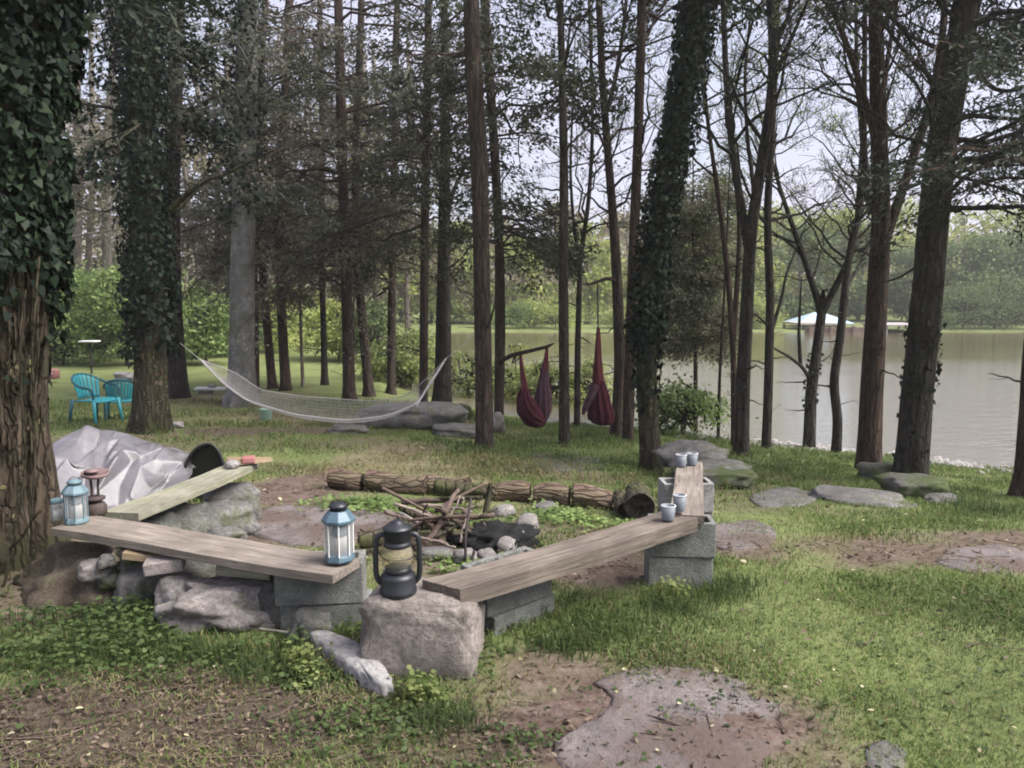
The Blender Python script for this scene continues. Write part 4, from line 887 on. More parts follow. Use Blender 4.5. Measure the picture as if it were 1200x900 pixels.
# paver and wood shims
pv = P(193, 661, 3.48)
o = MB().box((-.085, -.05, -.03), (.085, .05, .03)).build('paving_brick', M['paver'], None, bevel=.006, smooth=False, loc=(pv[0], 3.48, pv[2]), rot=(.06, -.08, .25)); tag(o, 'pinkish paving brick poking out under the left plank', 'brick')
pv = P(162, 652, 3.54)
o = MB().box((-.09, -.05, -.018), (.09, .05, .018)).build('wood_shim', M['tan_wood'], None, bevel=.004, smooth=False, loc=(pv[0] + .03, 3.55, pv[2] + .005), rot=(0, .15, .1)); tag(o, 'tan split wood shim under the left plank by the yellow leaf', 'wood')
pv = P(293, 662, 3.5)
o = MB().box((-.13, -.08, -.03), (.13, .08, .03)).build('wood_shim', M['plank_grey'], None, bevel=.004, smooth=False, loc=(pv[0], 3.5, pv[2] - .004), rot=(0, .06, -.1)); tag(o, 'flat timber shim between the pinkish boulder and left plank', 'wood')
# yellow leaf, green stick
lf = MB(); leaves(lf, [P(133, 644, 3.58)], np.array([[.6, -.1, -.6]]), np.array([[.2, -1., .5]]), .075, .06, OVAL, .25)
tag(lf.build('fallen_leaf', M['pale_leaf'], smooth=True), 'single big yellow leaf under the left plank', 'leaf')
s_ = np.array([P(305, 737, 3.25), P(345, 742, 3.2), P(385, 746, 3.12), P(418, 752, 3.05)]); s_[:, 2] = np.maximum(s_[:, 2], H(s_[:, 0], s_[:, 1]) + .01)
tag(MB().tubes(*resample(s_, np.array([.006, .006, .005, .004]), 14), S=6).build('stick', M['plank_grey']), 'thin greenish stick lying beside the pale slanted slab', 'stick')

# ------------------------------------------------------------------ lanterns
def hurricane(label, loc, rz=0, H_=.30):
    r = thing('hurricane_lantern', label, 'lantern', loc, rz, 'lanterns on the benches'); s = H_ / .30
    r.scale = (s, s, s)
    MB().lathe([(.066, 0), (.071, .006), (.071, .020), (.067, .026), (.068, .066), (.066, .074), (.058, .082), (.050, .086)]).build('tank', M['black_metal'], r)
    MB().lathe([(.048, .086), (.050, .090), (.050, .104), (.040, .108), (.030, .110)], 24).build('burner', M['black_metal'], r)
    MB().lathe([(.046, .108), (.054, .120), (.059, .140), (.058, .165), (.052, .182), (.048, .190)], 28, closed=False).build('globe', M['globe'], r)
    h = MB().lathe([(.050, .188), (.054, .192), (.054, .202), (.049, .206), (.049, .212), (.052, .216), (.052, .250), (.056, .254), (.056, .260), (.044, .267), (.028, .276), (.022, .280), (.018, .286), (.006, .289)], 28).build('hood', M['black_metal'], r)
    MB().tubes(resample(np.array([(-.012, 0, .286), (-.012, 0, .302), (0, 0, .310), (.012, 0, .302), (.012, 0, .286)]), np.ones(5) * .002, 14)[0], np.full(14, .002), 6, ref=(0, 1, 0)).build('lift_ring', M['rust'], h)
    for sx in (-1, 1):
        pts = np.array([(sx * .040, 0, .228), (sx * .062, 0, .236), (sx * .078, 0, .222), (sx * .083, 0, .16), (sx * .083, 0, .09), (sx * .078, 0, .055), (sx * .062, 0, .042)])
        Qp, Rp = resample(pts, np.full(7, .0105), 26); MB().tubes(Qp, Rp, 10, ref=(0, 1, 0), cap=True).build('side_tube', M['black_metal'], r)
    g = MB()
    for zz, rr_ in ((.118, .058), (.150, .062)):
        th = np.linspace(0, 2 * PI, 33); g.tubes(np.stack([rr_ * np.cos(th), rr_ * np.sin(th), 0 * th + zz], -1), np.full(33, .0014), 5, ref=(0, 0, 1))
    g.build('guard_wire', M['black_metal'], r)
    th = np.linspace(0, PI, 20); MB().tubes(np.stack([.088 * np.cos(th), .05 + 0 * th - .08 * np.sin(th) * .6, .205 - .09 * np.sin(th)], -1), np.full(20, .0016), 5, ref=(0, 1, .3)).build('bail_handle', M['iron'], r)
    return r
hl = P(467, 706, 2.99)
hurricane('black hurricane lantern with amber glass on the stone block', (hl[0], 2.99, block_top + .004), .1, .315)
def candle_lantern(label, loc, rz, m, s=1.):
    r = thing('candle_lantern', label, 'lantern', loc, rz, 'lanterns on the benches'); r.scale = (s, s, s); S = 8
    MB().lathe([(.066, 0), (.068, .008), (.064, .022), (.060, .030)], S).build('base', M[m], r, smooth=False, bevel=.002)
    MB().lathe([(.064, .170), (.074, .176), (.074, .188), (.062, .205), (.048, .222), (.044, .226)], S).build('roof', M[m], r, smooth=False, bevel=.002)
    c = MB().lathe([(.036, .226), (.036, .236), (.042, .240), (.040, .248), (.028, .258), (.008, .262)], 16).build('cap', M['black_metal' if m == 'blue_metal' else m], r)
    th = np.linspace(0, PI, 14); MB().tubes(np.stack([.03 * np.cos(th), 0 * th, .255 + .018 * np.sin(th)], -1), np.full(14, .002), 5, ref=(0, 1, 0)).build('ring', M['iron'], c)
    MB().lathe([(.0585, .030), (.0585, .170)], S, closed=False).build('pane', M['pane'], r, smooth=False)
    for k in range(8):
        a = k * 2 * PI / 8
        MB().tubes(np.array([(.061 * math.cos(a), .061 * math.sin(a), z) for z in (.028, .10, .172)]), np.full(3, .0036), 6).build('corner_post', M['white_paint' if m == 'blue_metal' else m], r)
    MB().lathe([(.034, .030), (.034, .105), (.030, .112), (.010, .110)], 18).build('candle', M['candle'], r)
    MB().lathe([(.040, .118), (.034, .128), (.030, .160), (.012, .166)], 18).build('inner_hood', M['dull_blue'], r)
    return r
bl_ = P(398, 659, 3.30)
candle_lantern('bright blue candle lantern with clear panes at the right end of the left plank', (bl_[0], 3.30, pb[2] + .006), .2, 'blue_metal', 1.0)
b9 = P(90, 607, 3.78)
candle_lantern('dull grey-blue candle lantern at the left end of the left plank', (b9[0], 3.78, pa[2] + .002), .4, 'dull_blue', .85)
jr = P(68, 609, 3.82)
r = thing('glass_jar', 'small pale glass jar left of the dull grey-blue lantern', 'jar', (jr[0], 3.82, pa[2] + .002))
MB().lathe([(.026, 0), (.032, .006), (.032, .075), (.026, .09)], 20).build('jar_body', M['pane'], r); MB().lathe([(.028, .088), (.029, .09), (.029, .108), (.026, .11)], 20).build('lid', M['dull_blue'], r)
MB().lathe([(.022, .004), (.022, .05)], 14).build('candle', M['candle'], r)
rl = P(112, 601, 3.94)
r = thing('rusty_lamp', 'rusty oil lamp with a tilted round reflector behind the dull lantern', 'lamp', (rl[0], 3.94, pc[2] + .003), .1, 'lanterns on the benches')
MB().lathe([(.05, 0), (.056, .01), (.056, .045), (.046, .062), (.028, .07)], 24).build('oil_tank', M['dark_rust'], r)
MB().lathe([(.028, .07), (.05, .082), (.052, .092), (.03, .10)], 20).build('burner', M['dark_rust'], r)
for x_ in (-.012, .02): MB().tubes(np.array([(x_, 0, .095), (x_, 0, .15), (x_ * 1.3, 0, .205)]), np.full(3, .007), 6).build('upright', M['dark_rust'], r)
o = MB().lathe([(.010, -.012), (.05, -.012), (.066, -.004), (.068, .012), (.064, .012), (.048, -.002), (.010, -.002)], 26).build('reflector', M['rust'], r, loc=(.012, 0, .215), rot=(.10, .06, 0))
MB().lathe([(.03, 0), (.038, .004), (.03, .012), (.008, .018)], 18).build('cap', M['rust'], r, loc=(-.004, 0, .228))

# ------------------------------------------------------------------ cups
def cup(label, loc, h=.085, r_=.032):
    t = thing('cup', label, 'cup', loc, group='grey cups on the bench planks')
    MB().lathe([(r_ * .78, 0), (r_ * .84, .004), (r_, h), (r_ - .004, h), (r_ * .76, .008)], 22).build('cup_body', M['cup'], t)
    MB().lathe([(r_ - .004, h - .002), (r_ + .0015, h - .001), (r_ + .0015, h + .002), (r_ - .004, h + .002)], 22, closed=False).build('rim', M['cup_rim'], t)
cp = P(783, 604, 3.72); cup('shorter grey cup at the far end of the brown beam, left of its pair', (cp[0], 3.72, pe[2] + (pf[2] - pe[2]) * .95 + .004), .07, .036)
cp = P(796, 602, 3.80); cup('taller grey cup at the far end of the brown beam, right of its pair', (cp[0], 3.80, ph[2] + .006), .082, .034)
for lab, u, Yd in (('left grey cup of two at the far end of the plank pointing away', 798, 4.80), ('right grey cup of two at the far end of the plank pointing away', 811, 4.84)):
    cp = P(u, 543, Yd); cup(lab, (cp[0], Yd, ph[2] + (pi_[2] - ph[2]) * .9 + .004), .075, .036)

# ------------------------------------------------------------------ logs
def log(name, label, A, B, r, bark='log_bark', end='log_end', seed=0, group='logs laid in a row behind the fire pit'):
    A = np.asarray(A, float); B = np.asarray(B, float); root = thing(name, label, 'log', A, group=group)
    K, S = 26, 26; t = np.linspace(0, 1, K); d = nrm(B - A); s = nrm(np.cross(d, [0, 0, 1])); n = np.cross(s, d); th = np.arange(S) * 2 * PI / S
    TH, TT = np.meshgrid(th, t * np.linalg.norm(B - A))
    RR = r * (1 + .16 * (vn(np.cos(TH) * 1.5 + 9 + seed, np.sin(TH) * 1.5 + TT * 1.5, seed) - .5) + .10 * (vn(np.cos(TH) * 5 + 9, np.sin(TH) * 5 + TT * 3, seed + 3) - .5)); RR[[0, -1]] *= .95
    cl = A + (B - A) * t[:, None] + n * (.02 * np.sin(t * 4 + seed))[:, None]
    V = cl[:, None] + RR[..., None] * (s * np.cos(th)[:, None] + n * np.sin(th)[:, None])
    k = np.arange(K - 1)[:, None] * S; j = np.arange(S)[None]; j2 = (j + 1) % S
    mb = MB(); mb.add(V, [np.stack([k + j, k + j2, k + S + j2, k + S + j], -1).reshape(-1, 4)])
    mb.build('bark', M[bark], root, A)
    for e_, sg in ((0, -1), (K - 1, 1)):
        rings = [cl[e_] + (V[e_] - cl[e_]) * f + d * sg * g + d * (rng.normal(0, .006, (S, 1))) for f, g in ((.985, .004), (.6, -.012), (.25, .004), (.02, -.006))]
        ee = MB(); a = np.arange(3)[:, None] * S
        ee.add(np.concatenate(rings), [np.stack([a + j, a + j2, a + S + j2, a + S + j], -1).reshape(-1, 4), (3 * S + np.arange(S))[None]])
        ee.build('cut_end', M[end], root, A)
    return root
def glog(name, label, ua, va, ub, vb, r, **k):
    r *= .92; a = G(ua, va); b = G(ub, vb); a[2] += r * .85; b[2] += r * .85
    return log(name, label, a, b, r, **k)
glog('log', 'reddish brown short log at the left end of the log row', 388, 572, 426, 574, .095, seed=1)
glog('log', 'pale tan log half hidden by green weeds, second in the log row', 432, 574, 500, 580, .095, seed=2)
glog('log', 'straw-topped weathered log in the middle of the log row', 502, 578, 548, 583, .09, seed=3)
lg = G(545, 592); log('log', 'dark mossy log lying across in front of the row above the sticks', lg + [-.22, -.05, .19], lg + [.20, -.12, .11], .055, 'log_dark', 'rot', 4)
glog('log', 'brown log just right of the dark mossy log', 580, 586, 621, 589, .092, seed=5)
glog('log', 'brown log with a dark ragged left end, second from the right of the row', 626, 591, 667, 593, .092, seed=6)
glog('log', 'brown log with black cut end at the right end of the row', 671, 594, 717, 597, .098, end='rot', seed=7)
a = G(750, 612); log('stump_log', 'black rotten log end facing the camera beside the bench stack', a + [0, 0, .09], a + [.06, .5, .09], .11, 'log_dark', 'rot', 8, 'rotten logs by the bench')
a = G(733, 608); log('stump_log', 'narrow upright black log end left of the bigger rotten log end', a + [0, 0, .06], a + [0, .3, .08], .06, 'log_dark', 'rot', 9, 'rotten logs by the bench')
lg = G(452, 654); log('log', 'mossy greenish log end left of the black lantern hood', lg + [-.16, .05, .10], lg + [.12, .12, .13], .05, 'log_dark', 'log_end', 10, 'logs in the fire pit')

# ------------------------------------------------------------------ fire pit
fc = G(555, 638)
ash = rock('ash_heap', 'black charcoal and ash heap in the middle of the fire pit', fc + [.14, .02, .01], (.48, .42, .20), 'char', 0, .38, 61, cat='ash heap', fr=4)
STN = 'stones ringing the fire pit'
for k, (u, v, sx, sy, sz, m, lab) in enumerate([
    (619, 624, .22, .16, .15, 'white_stone', 'largest white stone on the right rim of the fire pit'), (590, 606, .22, .14, .11, 'white_stone', 'long white stone at the back right rim of the fire pit'),
    (611, 638, .18, .15, .13, 'pale_stone', 'greyish pink stone on the right front rim of the fire pit'), (594, 649, .15, .12, .12, 'white_stone', 'upright white stone right of the two front white stones'),
    (571, 660, .13, .11, .09, 'white_stone', 'small round white stone on the front rim of the fire pit'), (545, 661, .17, .12, .10, 'white_stone', 'oval white stone on the front rim behind the forked stick'),
    (508, 656, .24, .16, .08, 'grey_stone', 'flat greenish grey stone on the front left rim of the fire pit'), (475, 612, .15, .12, .10, 'pale_stone', 'pinkish stone on the left rim of the fire pit by the sticks'),
    (487, 622, .10, .08, .07, 'white_stone', 'tiny white stone left of the leaning stick'), (556, 642, .10, .08, .07, 'mossy_stone', 'greenish stone in the charcoal'), (640, 600, .2, .15, .09, 'grey_stone', 'grey stone outside the back right rim')]):
    g_ = G(u, v); rock('pit_stone', lab, g_ + [0, .05, sz * .25], (sx * .88, sy * .88, sz * .8), m, .35, .18, 70 + k, rng.uniform(0, 3), sub=3, group=STN, cat='stone')
def stick(label, pts, r0, r1, m='stick', name='stick', group='sticks heaped in the fire pit'):
    W = np.array([P(u, v, Yd) for u, v, Yd in pts]); Q, R = resample(W, np.linspace(r0, r1, len(W)), 18)
    Q = Q + np.cumsum(rng.normal(0, .003, Q.shape), axis=0); Q[:, 2] = np.maximum(Q[:, 2], H(Q[:, 0], Q[:, 1]) + r0 * .6)
    o = MB().tubes(Q, R, 8, cap=True).build(name, M[m]); return tag(o, label, 'stick', group)
fy = fc[1]
stick('thickest bare branch leaning from the lantern up to the dark log', [(488, 648, fy - .15), (510, 618, fy), (530, 585, fy + .25), (536, 578, fy + .3)], .022, .012)
stick('pale forked twig rising in the middle of the stick heap', [(513, 618, fy), (525, 605, fy + .05), (534, 580, fy + .1)], .009, .006, 'stick_pale')
stick('pale slim stick standing left of the charcoal', [(540, 635, fy - .1), (541, 620, fy - .08), (548, 600, fy - .02)], .008, .006, 'stick_pale')
stick('pale stick lying across the back of the stick heap', [(495, 592, fy + .3), (520, 596, fy + .28), (550, 600, fy + .2)], .012, .009, 'stick_pale')
stick('pale stick lying in front of the heap toward the white stones', [(487, 630, fy - .1), (510, 634, fy - .15), (533, 641, fy - .2)], .011, .007, 'stick_pale')
stick('brown split stick lying along the front left of the pit', [(478, 640, fy - .05), (505, 645, fy - .15), (532, 650, fy - .25)], .024, .02)
stick('brown thick stick at the very back of the heap', [(470, 588, fy + .45), (505, 587, fy + .42), (545, 588, fy + .4)], .024, .018)
stick('brown stick crossing behind the leaning branch', [(500, 605, fy + .2), (525, 608, fy + .15), (550, 612, fy + .1)], .026, .02)
stick('short dark stick standing at the left of the heap', [(494, 618, fy + .1), (494, 600, fy + .1), (496, 592, fy + .1)], .008, .006, 'iron')
stick('slanting stick from the heap down to the charcoal', [(505, 615, fy + .05), (515, 632, fy - .02), (520, 640, fy - .08)], .018, .012)
stick('small pale twig over the charcoal', [(567, 612, fy + .05), (575, 625, fy - .02), (583, 632, fy - .05)], .006, .004, 'stick_pale')
for k in range(26):
    a_ = rng.uniform(0, PI); c_ = fc + np.array([rng.uniform(-.46, .02), rng.uniform(-.02, .42), .04 + .16 * (k / 26.)]); d_2 = np.array([math.cos(a_), math.sin(a_) * .6, rng.normal(0, .28)]) * rng.uniform(.12, .27)
    o = MB().tubes(resample(np.array([c_ - d_2, c_ + [0, 0, .01], c_ + d_2]), np.array([.013, .011, .007]), 8)[0], np.linspace(.013, .007, 8) * rng.uniform(.6, 1.6), 7, cap=True).build('stick', M[['stick', 'stick', 'log_dark', 'stick_pale'][k % 4]])
    tag(o, ['dull brown stick tangled in the heap left of the charcoal', 'dull brown stick tangled in the heap left of the charcoal', 'blackened stick tangled in the heap left of the charcoal', 'pale barkless stick tangled in the heap left of the charcoal'][k % 4], 'stick', 'sticks heaped in the fire pit')
r = thing('pit_stake', 'dark forked iron stake standing in front of the charcoal', 'stake', G(546, 664))
b0 = G(546, 664)
for pts in ([(546, 663, b0[1]), (545, 630, b0[1] + .05), (552, 582, b0[1] + .2)], [(549, 663, b0[1]), (556, 645, b0[1] + .05)]):
    W = np.array([P(*p) for p in pts]); W[0, 2] = b0[2] - .03
    MB().tubes(*resample(W, np.full(len(W), .009), 12), S=6, cap=True).build('prong', M['iron'], r, b0)
r = thing('pit_stake', 'blackened wooden post standing behind the charcoal under the dark log', 'stake', G(570, 606)); b0 = G(570, 606)
W = np.array([b0 - [0, 0, .03], P(569, 600, b0[1]), P(575, 566, b0[1])]); MB().tubes(*resample(W, np.array([.035, .024, .017]), 14), S=8, cap=True).build('post', M['log_dark'], r, b0)

# ------------------------------------------------------------------ tarp heap and things on it
def tarp():
    crest = [(36, 548), (60, 515), (92, 497), (130, 501), (180, 511), (215, 521), (244, 529)]
    n = 22; m = 16
    C_ = np.array([P(u, v, 5.6 + (u - 90) * .002) for u, v in crest])
    dl = np.r_[0, np.cumsum(np.linalg.norm(np.diff(C_, axis=0), axis=1))]; dl /= dl[-1]
    T_, W_ = np.meshgrid(np.linspace(0, 1, n), np.linspace(-1, 1, m), indexing='ij')
    inn = (np.abs(W_) < .97); k_ = rng.normal(0, 1, (n, m, 2))
    T_ = np.clip(T_ + k_[..., 0] * .32 / n * inn, 0, 1); W_ = W_ + k_[..., 1] * .62 / m * inn
    crx, cry, crz = [np.interp(T_, dl, C_[:, k]) for k in range(3)]
    front = np.interp(T_, [0, .2, .5, .8, 1], [1.0, 1.3, 1.15, .75, .40]); back = np.interp(T_, [0, .2, .6, 1], [.5, .9, .8, .4])
    ap = C_[2]
    x = crx + .22 * np.minimum(W_, 0) * (T_ - .3); y = cry + np.where(W_ < 0, W_ * front, W_ * back)
    g0 = H(x, y) + .012; z = g0 + (crz - g0) * (1 - np.abs(W_) ** 1.1)
    r = np.hypot(x - ap[0], y - ap[1]); an = np.arctan2(y - ap[1], x - ap[0])
    # one long fold running forward from the top, and slack hollows either side of it
    z = z - .10 * np.exp(-((an + .75) / .28) ** 2) * np.clip(r * 1.6, 0, 1) * np.clip(1.6 - r, 0, 1) - .06 * np.exp(-((an + 2.1) / .3) ** 2) * np.clip(r * 1.6, 0, 1)
    z = z + (fbm(x * 2.2, y * 2.2, 4, 2) - .5) * .10 * np.clip(r * 2, .1, 1) + rng.normal(0, .027, z.shape) * np.clip(np.abs(W_) * 4, .3, 1)
    edge = np.clip((1 - np.abs(W_)) * 6, 0, 1); z = np.maximum(g0 + (z - g0) * edge, g0)
    i = np.arange(n - 1)[:, None] * m + np.arange(m - 1)[None]; a, b, c, d = i, i + m, i + m + 1, i + 1
    mb = MB(); mb.add(np.stack([x, y, z], -1), [np.where((rng.random(a.size) < .5)[:, None, None], np.stack([np.stack([a, b, c], -1).reshape(-1, 3), np.stack([a, c, d], -1).reshape(-1, 3)], 1), np.stack([np.stack([a, b, d], -1).reshape(-1, 3), np.stack([b, c, d], -1).reshape(-1, 3)], 1)).reshape(-1, 3)])
    b = G(120, 590)
    o = mb.build('tarpaulin', M['tarp'], None, b, loc=b, smooth=True)
    ne = len(o.data.edges); at_ = o.data.attributes.new('crease_edge', 'FLOAT', 'EDGE'); at_.data.foreach_set('value', rng.choice([.25, .6, .92], ne).astype(np.float32))
    ss_ = o.modifiers.new('folds', 'SUBSURF'); ss_.levels = 3; ss_.render_levels = 3
    tag(o, 'crumpled silver tarp draped over a heap beside the greenish plank', 'tarp')
    return o
tarp()
# black tub edge arching out of the tarp
tb_ = P(246, 540, 5.75); rt = thing('plastic_tub', 'black curved tub poking out at the right end of the silver tarp', 'tub', (tb_[0], 5.75, gz(tb_[0], 5.75)))
hh = P(250, 520, 5.75)[2] - gz(tb_[0], 5.75)
n_, m_ = 26, 14; th = np.linspace(0, PI, n_); xx = np.where(np.cos(th) > 0, -.22, -.13) * np.cos(th); zz = hh * np.sin(th) ** .75
rows = [np.stack([xx * (1 - .45 * f) - .25 * f, 0 * th + .42 * f, zz * (1 - .5 * f * f)], -1) for f in np.linspace(0, 1, m_)]
i = np.arange(m_ - 1)[:, None] * n_ + np.arange(n_ - 1)[None]
mb = MB(); mb.add(np.concatenate(rows), [np.stack([i, i + 1, i + n_ + 1, i + n_], -1).reshape(-1, 4)]); o = mb.build('tub_shell', M['tub'], rt); sm = o.modifiers.new('solid', 'SOLIDIFY'); sm.thickness = .012
MB().tubes(np.stack([xx, 0 * th - .006, zz], -1), np.full(n_, .012), 7, ref=(0, 1, 0)).build('rim', M['tub'], rt)
mb = MB(); mb.add(np.stack([xx * .94, 0 * th + .05, zz * .94], -1), [np.arange(n_)[::-1][None]]); mb.build('painted_dark_inside', M['tub'], rt, smooth=False)  # black sheet across the mouth, painting in the dark inside of the tub
fw = P(290, 539, 5.3); r = thing('split_log', 'tan split log with red painted end on the far end of the greenish plank', 'firewood', (fw[0], 5.3, pd[2] + .008), .35)
mb = MB(); mb.add([(-.14, -.05, 0), (.17, -.03, .005), (.17, .03, .005), (-.14, .05, 0), (-.14, -.03, .05), (.16, -.012, .035), (.16, .012, .035), (-.14, .03, .055)], [np.array([[0, 3, 2, 1], [4, 5, 6, 7], [0, 1, 5, 4], [1, 2, 6, 5], [2, 3, 7, 6], [3, 0, 4, 7]])]); mb.build('wood', M['tan_wood'], r, bevel=.006, smooth=False)
MB().box((-.04, -.046, .008), (.05, .043, .052)).build('red_band', M['red_paint'], r, bevel=.01, smooth=False)
rock('stone', 'small pale stone beside the split log on the greenish plank', (P(272, 538, 5.2)[0], 5.2, pd[2] + .025), (.09, .08, .06), 'pale_stone', .3, .15, 90, sub=3, cat='stone')

# ------------------------------------------------------------------ teal chairs
def chair(label, loc, rz, s=1.):
    r = thing('plastic_chair', label, 'chair', loc, rz, 'teal garden chairs'); r.scale = (s, s, s)
    # seat: shallow dished slab, faces +x
    n = 14; V = []
    gx_ = np.linspace(-.22, .24, n); gy_ = np.linspace(-.22, .22, n)
    for x in gx_:
        for y in gy_:
            V.append((x, y * (1 - .12 * (x < 0) * abs(x) / .22), .41 - .02 * math.cos(y / .22 * 1.4) + .02 * (x > .2) * -1 + (x + .2) * .05))
    i = np.arange(n - 1)[:, None] * n + np.arange(n - 1)[None]
    mb = MB(); mb.add(V, [np.stack([i, i + n, i + n + 1, i + 1], -1).reshape(-1, 4)]); o = mb.build('seat', M['teal'], r); sm = o.modifiers.new('solid', 'SOLIDIFY'); sm.thickness = .03
    # backrest: curved shell with vertical slots
    mb = MB(); K = 9
    for k in range(K):
        a0 = PI - .95 + k * 1.9 / K; a1 = a0 + 1.9 / K * .72; aa = np.linspace(a0, a1, 4); rows = []
        top = .80 - .10 * ((k - (K - 1) / 2) / ((K - 1) / 2)) ** 2
        for z in np.linspace(.42, top, 7):
            rr_ = .24 + (z - .42) * .22; rows.append(np.stack([rr_ * np.cos(aa) - (z - .42) * .06 + .02, rr_ * np.sin(aa), np.full(4, z)], -1))
        V = np.concatenate(rows); i = np.arange(6)[:, None] * 4 + np.arange(3)[None]
        mb.add(V, [np.stack([i, i + 1, i + 5, i + 4], -1).reshape(-1, 4)])
    o = mb.build('backrest', M['teal'], r); sm = o.modifiers.new('solid', 'SOLIDIFY'); sm.thickness = .014
    aa = np.linspace(PI - 1.0, PI + 1.0, 24); z = .80 - .10 * (np.abs(aa - PI) / .95) ** 2; rr_ = .24 + (z - .42) * .22
    MB().tubes(np.stack([rr_ * np.cos(aa) - (z - .42) * .06 + .02, rr_ * np.sin(aa), z + .005], -1), np.full(24, .017), 8, ref=(0, 0, 1), cap=True).build('top_rail', M['teal_dark'], r)
    for sy in (-1, 1):
        pts = np.array([(-.15, sy * .255, .70), (-.05, sy * .275, .655), (.08, sy * .285, .625), (.20, sy * .28, .615), (.245, sy * .265, .58), (.25, sy * .25, .44)])
        Q, R = resample(pts, np.array([.016, .02, .022, .022, .02, .02]), 26); MB().tubes(Q, R, 8, ref=(0, 1, .1)).build('armrest', M['teal_dark'], r)
        for sx in (-1, 1):
            W = np.array([(sx * .225 + .01, sy * .235, .42), (sx * .26, sy * .25, .2), (sx * .29, sy * .262, -.02)]); MB().tubes(W, np.array([.03, .024, .017]), 8, ref=(0, 1, .1), cap=True).build('leg', M['teal_dark' if sx < 0 else 'teal'], r)  # rear legs get the darker teal, their shade put into the colour
    return r
ch1 = P(108, 500, 11.6); chair('teal plastic armchair seen from its side, left of the two', (ch1[0] + .07, 11.6, gz(ch1[0], 11.6)), -.35, .93)
ch2 = P(141, 500, 12.1); chair('teal plastic chair turned with its back to the camera by the ivy trunk', (ch2[0] + .04, 12.1, gz(ch2[0], 12.1)), 1.95, .84)

# ------------------------------------------------------------------ hammocks
def net_hammock():
    Ya = 10.5
    tieA = P(188, 378, 10.6); tieB = P(562, 384, 10.4)
    A = P(234, 421, Ya); B = P(523, 420, Ya - .1)
    near = np.array([A, P(262, 450, 10.2), P(290, 470, 9.95), P(345, 486, 9.8), P(405, 493, 9.75), P(452, 488, 9.8), P(488, 474, 9.95), P(508, 445, 10.2), B])
    far = np.array([A, P(275, 436, 10.7), P(305, 457, 10.9), P(350, 464, 11.0), P(400, 468, 11.0), P(440, 470, 11.0), P(476, 464, 10.9), P(504, 440, 10.6), B])
    n = 90; N_, _ = resample(near, np.ones(9), n); F_, _ = resample(far, np.ones(9), n)
    t = np.linspace(0, 1, n); belly = np.sin(PI * t) ** 1.2 * .16
    def pt(tt, s):
        a = np.stack([np.interp(tt, t, N_[:, k]) for k in range(3)], -1); b = np.stack([np.interp(tt, t, F_[:, k]) for k in range(3)], -1)
        p = a * (1 - s)[..., None] + b * s[..., None]; p[..., 2] -= np.interp(tt, t, belly) * 4 * s * (1 - s); return p
    root = thing('hammock', 'white rope net hammock slung between the ivy tree and stout middle trunk', 'hammock', A)
    mb = MB(); K = 48
    for o_ in np.linspace(-1, 1, 104):                # two families of diagonal cords
        for sg in (1, -1):
            s = np.linspace(0, 1, 24); tt = .5 + o_ * .62 + sg * (s - .5) * .20
            ok = (tt > .10) & (tt < .84)
            if ok.sum() > 3: mb.tubes(pt(tt[ok], s[ok]), np.full(ok.sum(), .0016), 3)
    for s0 in np.linspace(.04, .96, 15):             # cords that gather at the ends
        tt = np.linspace(0, 1, 46); mb.tubes(pt(tt, np.full(46, s0)), np.full(46, .0018), 3)
    mb.build('net', M['cord'], root, A)
    mb = MB(); mb.tubes(N_, np.full(n, .010), 6); mb.build('edge_rope', M['cord'], root, A)
    mb = MB(); mb.tubes(F_, np.full(n, .007), 6); mb.build('edge_rope', M['cord'], root, A)
    mb = MB(); mb.tubes(np.array([A, (A + tieA) / 2 - [0, 0, .03], tieA]), np.full(3, .004), 6); mb.build('hanging_rope', M['cord'], root, A)
    mb = MB(); mb.tubes(np.array([B, (B + tieB) / 2 - [0, 0, .03], tieB]), np.full(3, .004), 6); mb.build('hanging_rope', M['cord'], root, A)
    # strap hanging down with knots at the right end
    mb = MB(); e = P(488, 476, 9.95); mb.tubes(np.array([B, (B + e) / 2 + [0, 0, .02], e]), np.full(3, .012), 6); mb.build('edge_rope', M['cord'], root, A)
net_hammock()

def cloth_lobe(mb, pts, Yd, seed, dy=0., folds=9):
    """gathered cloth: photo centre line + half widths in px"""
    W = np.array([P(u, v, Yd + dy * k) for k, (u, v, r_) in enumerate(pts)]); R = np.array([r_ for *_, r_ in pts]) * Yd / F
    Q, R = resample(W, R, 40); S = 44; th = np.arange(S) * 2 * PI / S
    T = nrm(np.gradient(Q, axis=0)); A = nrm(np.cross(T, np.array([.1, 1, 0.]))); B = np.cross(T, A)
    L = np.linspace(0, 1, 40)[:, None]
    m = 1 + .17 * np.sin(th * folds + seed + L * 2) + .06 * np.sin(th * (folds * 2 + 1) + seed * 3 - L * 3) + .10 * (vn(th * 2 + seed + 0 * L, L * 6 + 0 * th, seed) - .5)
    V = Q[:, None] + (R[:, None] * m)[..., None] * (A[:, None] * np.cos(th)[None, :, None] + .75 * B[:, None] * np.sin(th)[None, :, None])
    k = np.arange(39)[:, None] * S; j = np.arange(S)[None]; j2 = (j + 1) % S
    mb.add(V, [np.stack([k + j, k + j2, k + S + j2, k + S + j], -1).reshape(-1, 4)])
Yh = 11.3
r0_ = P(625, 500, Yh); r = thing('hanging_hammock', 'maroon cloth hammock hung doubled from a bare branch, left of the two', 'hammock', r0_, group='maroon hanging hammocks')
mb = MB(); cloth_lobe(mb, [(615, 455, 4), (614, 466, 8), (617, 478, 11.5), (624, 488, 11), (633, 494, 8), (640, 496, 2)], Yh, 1); mb.build('seat_cloth', M['maroon'], r, r0_)
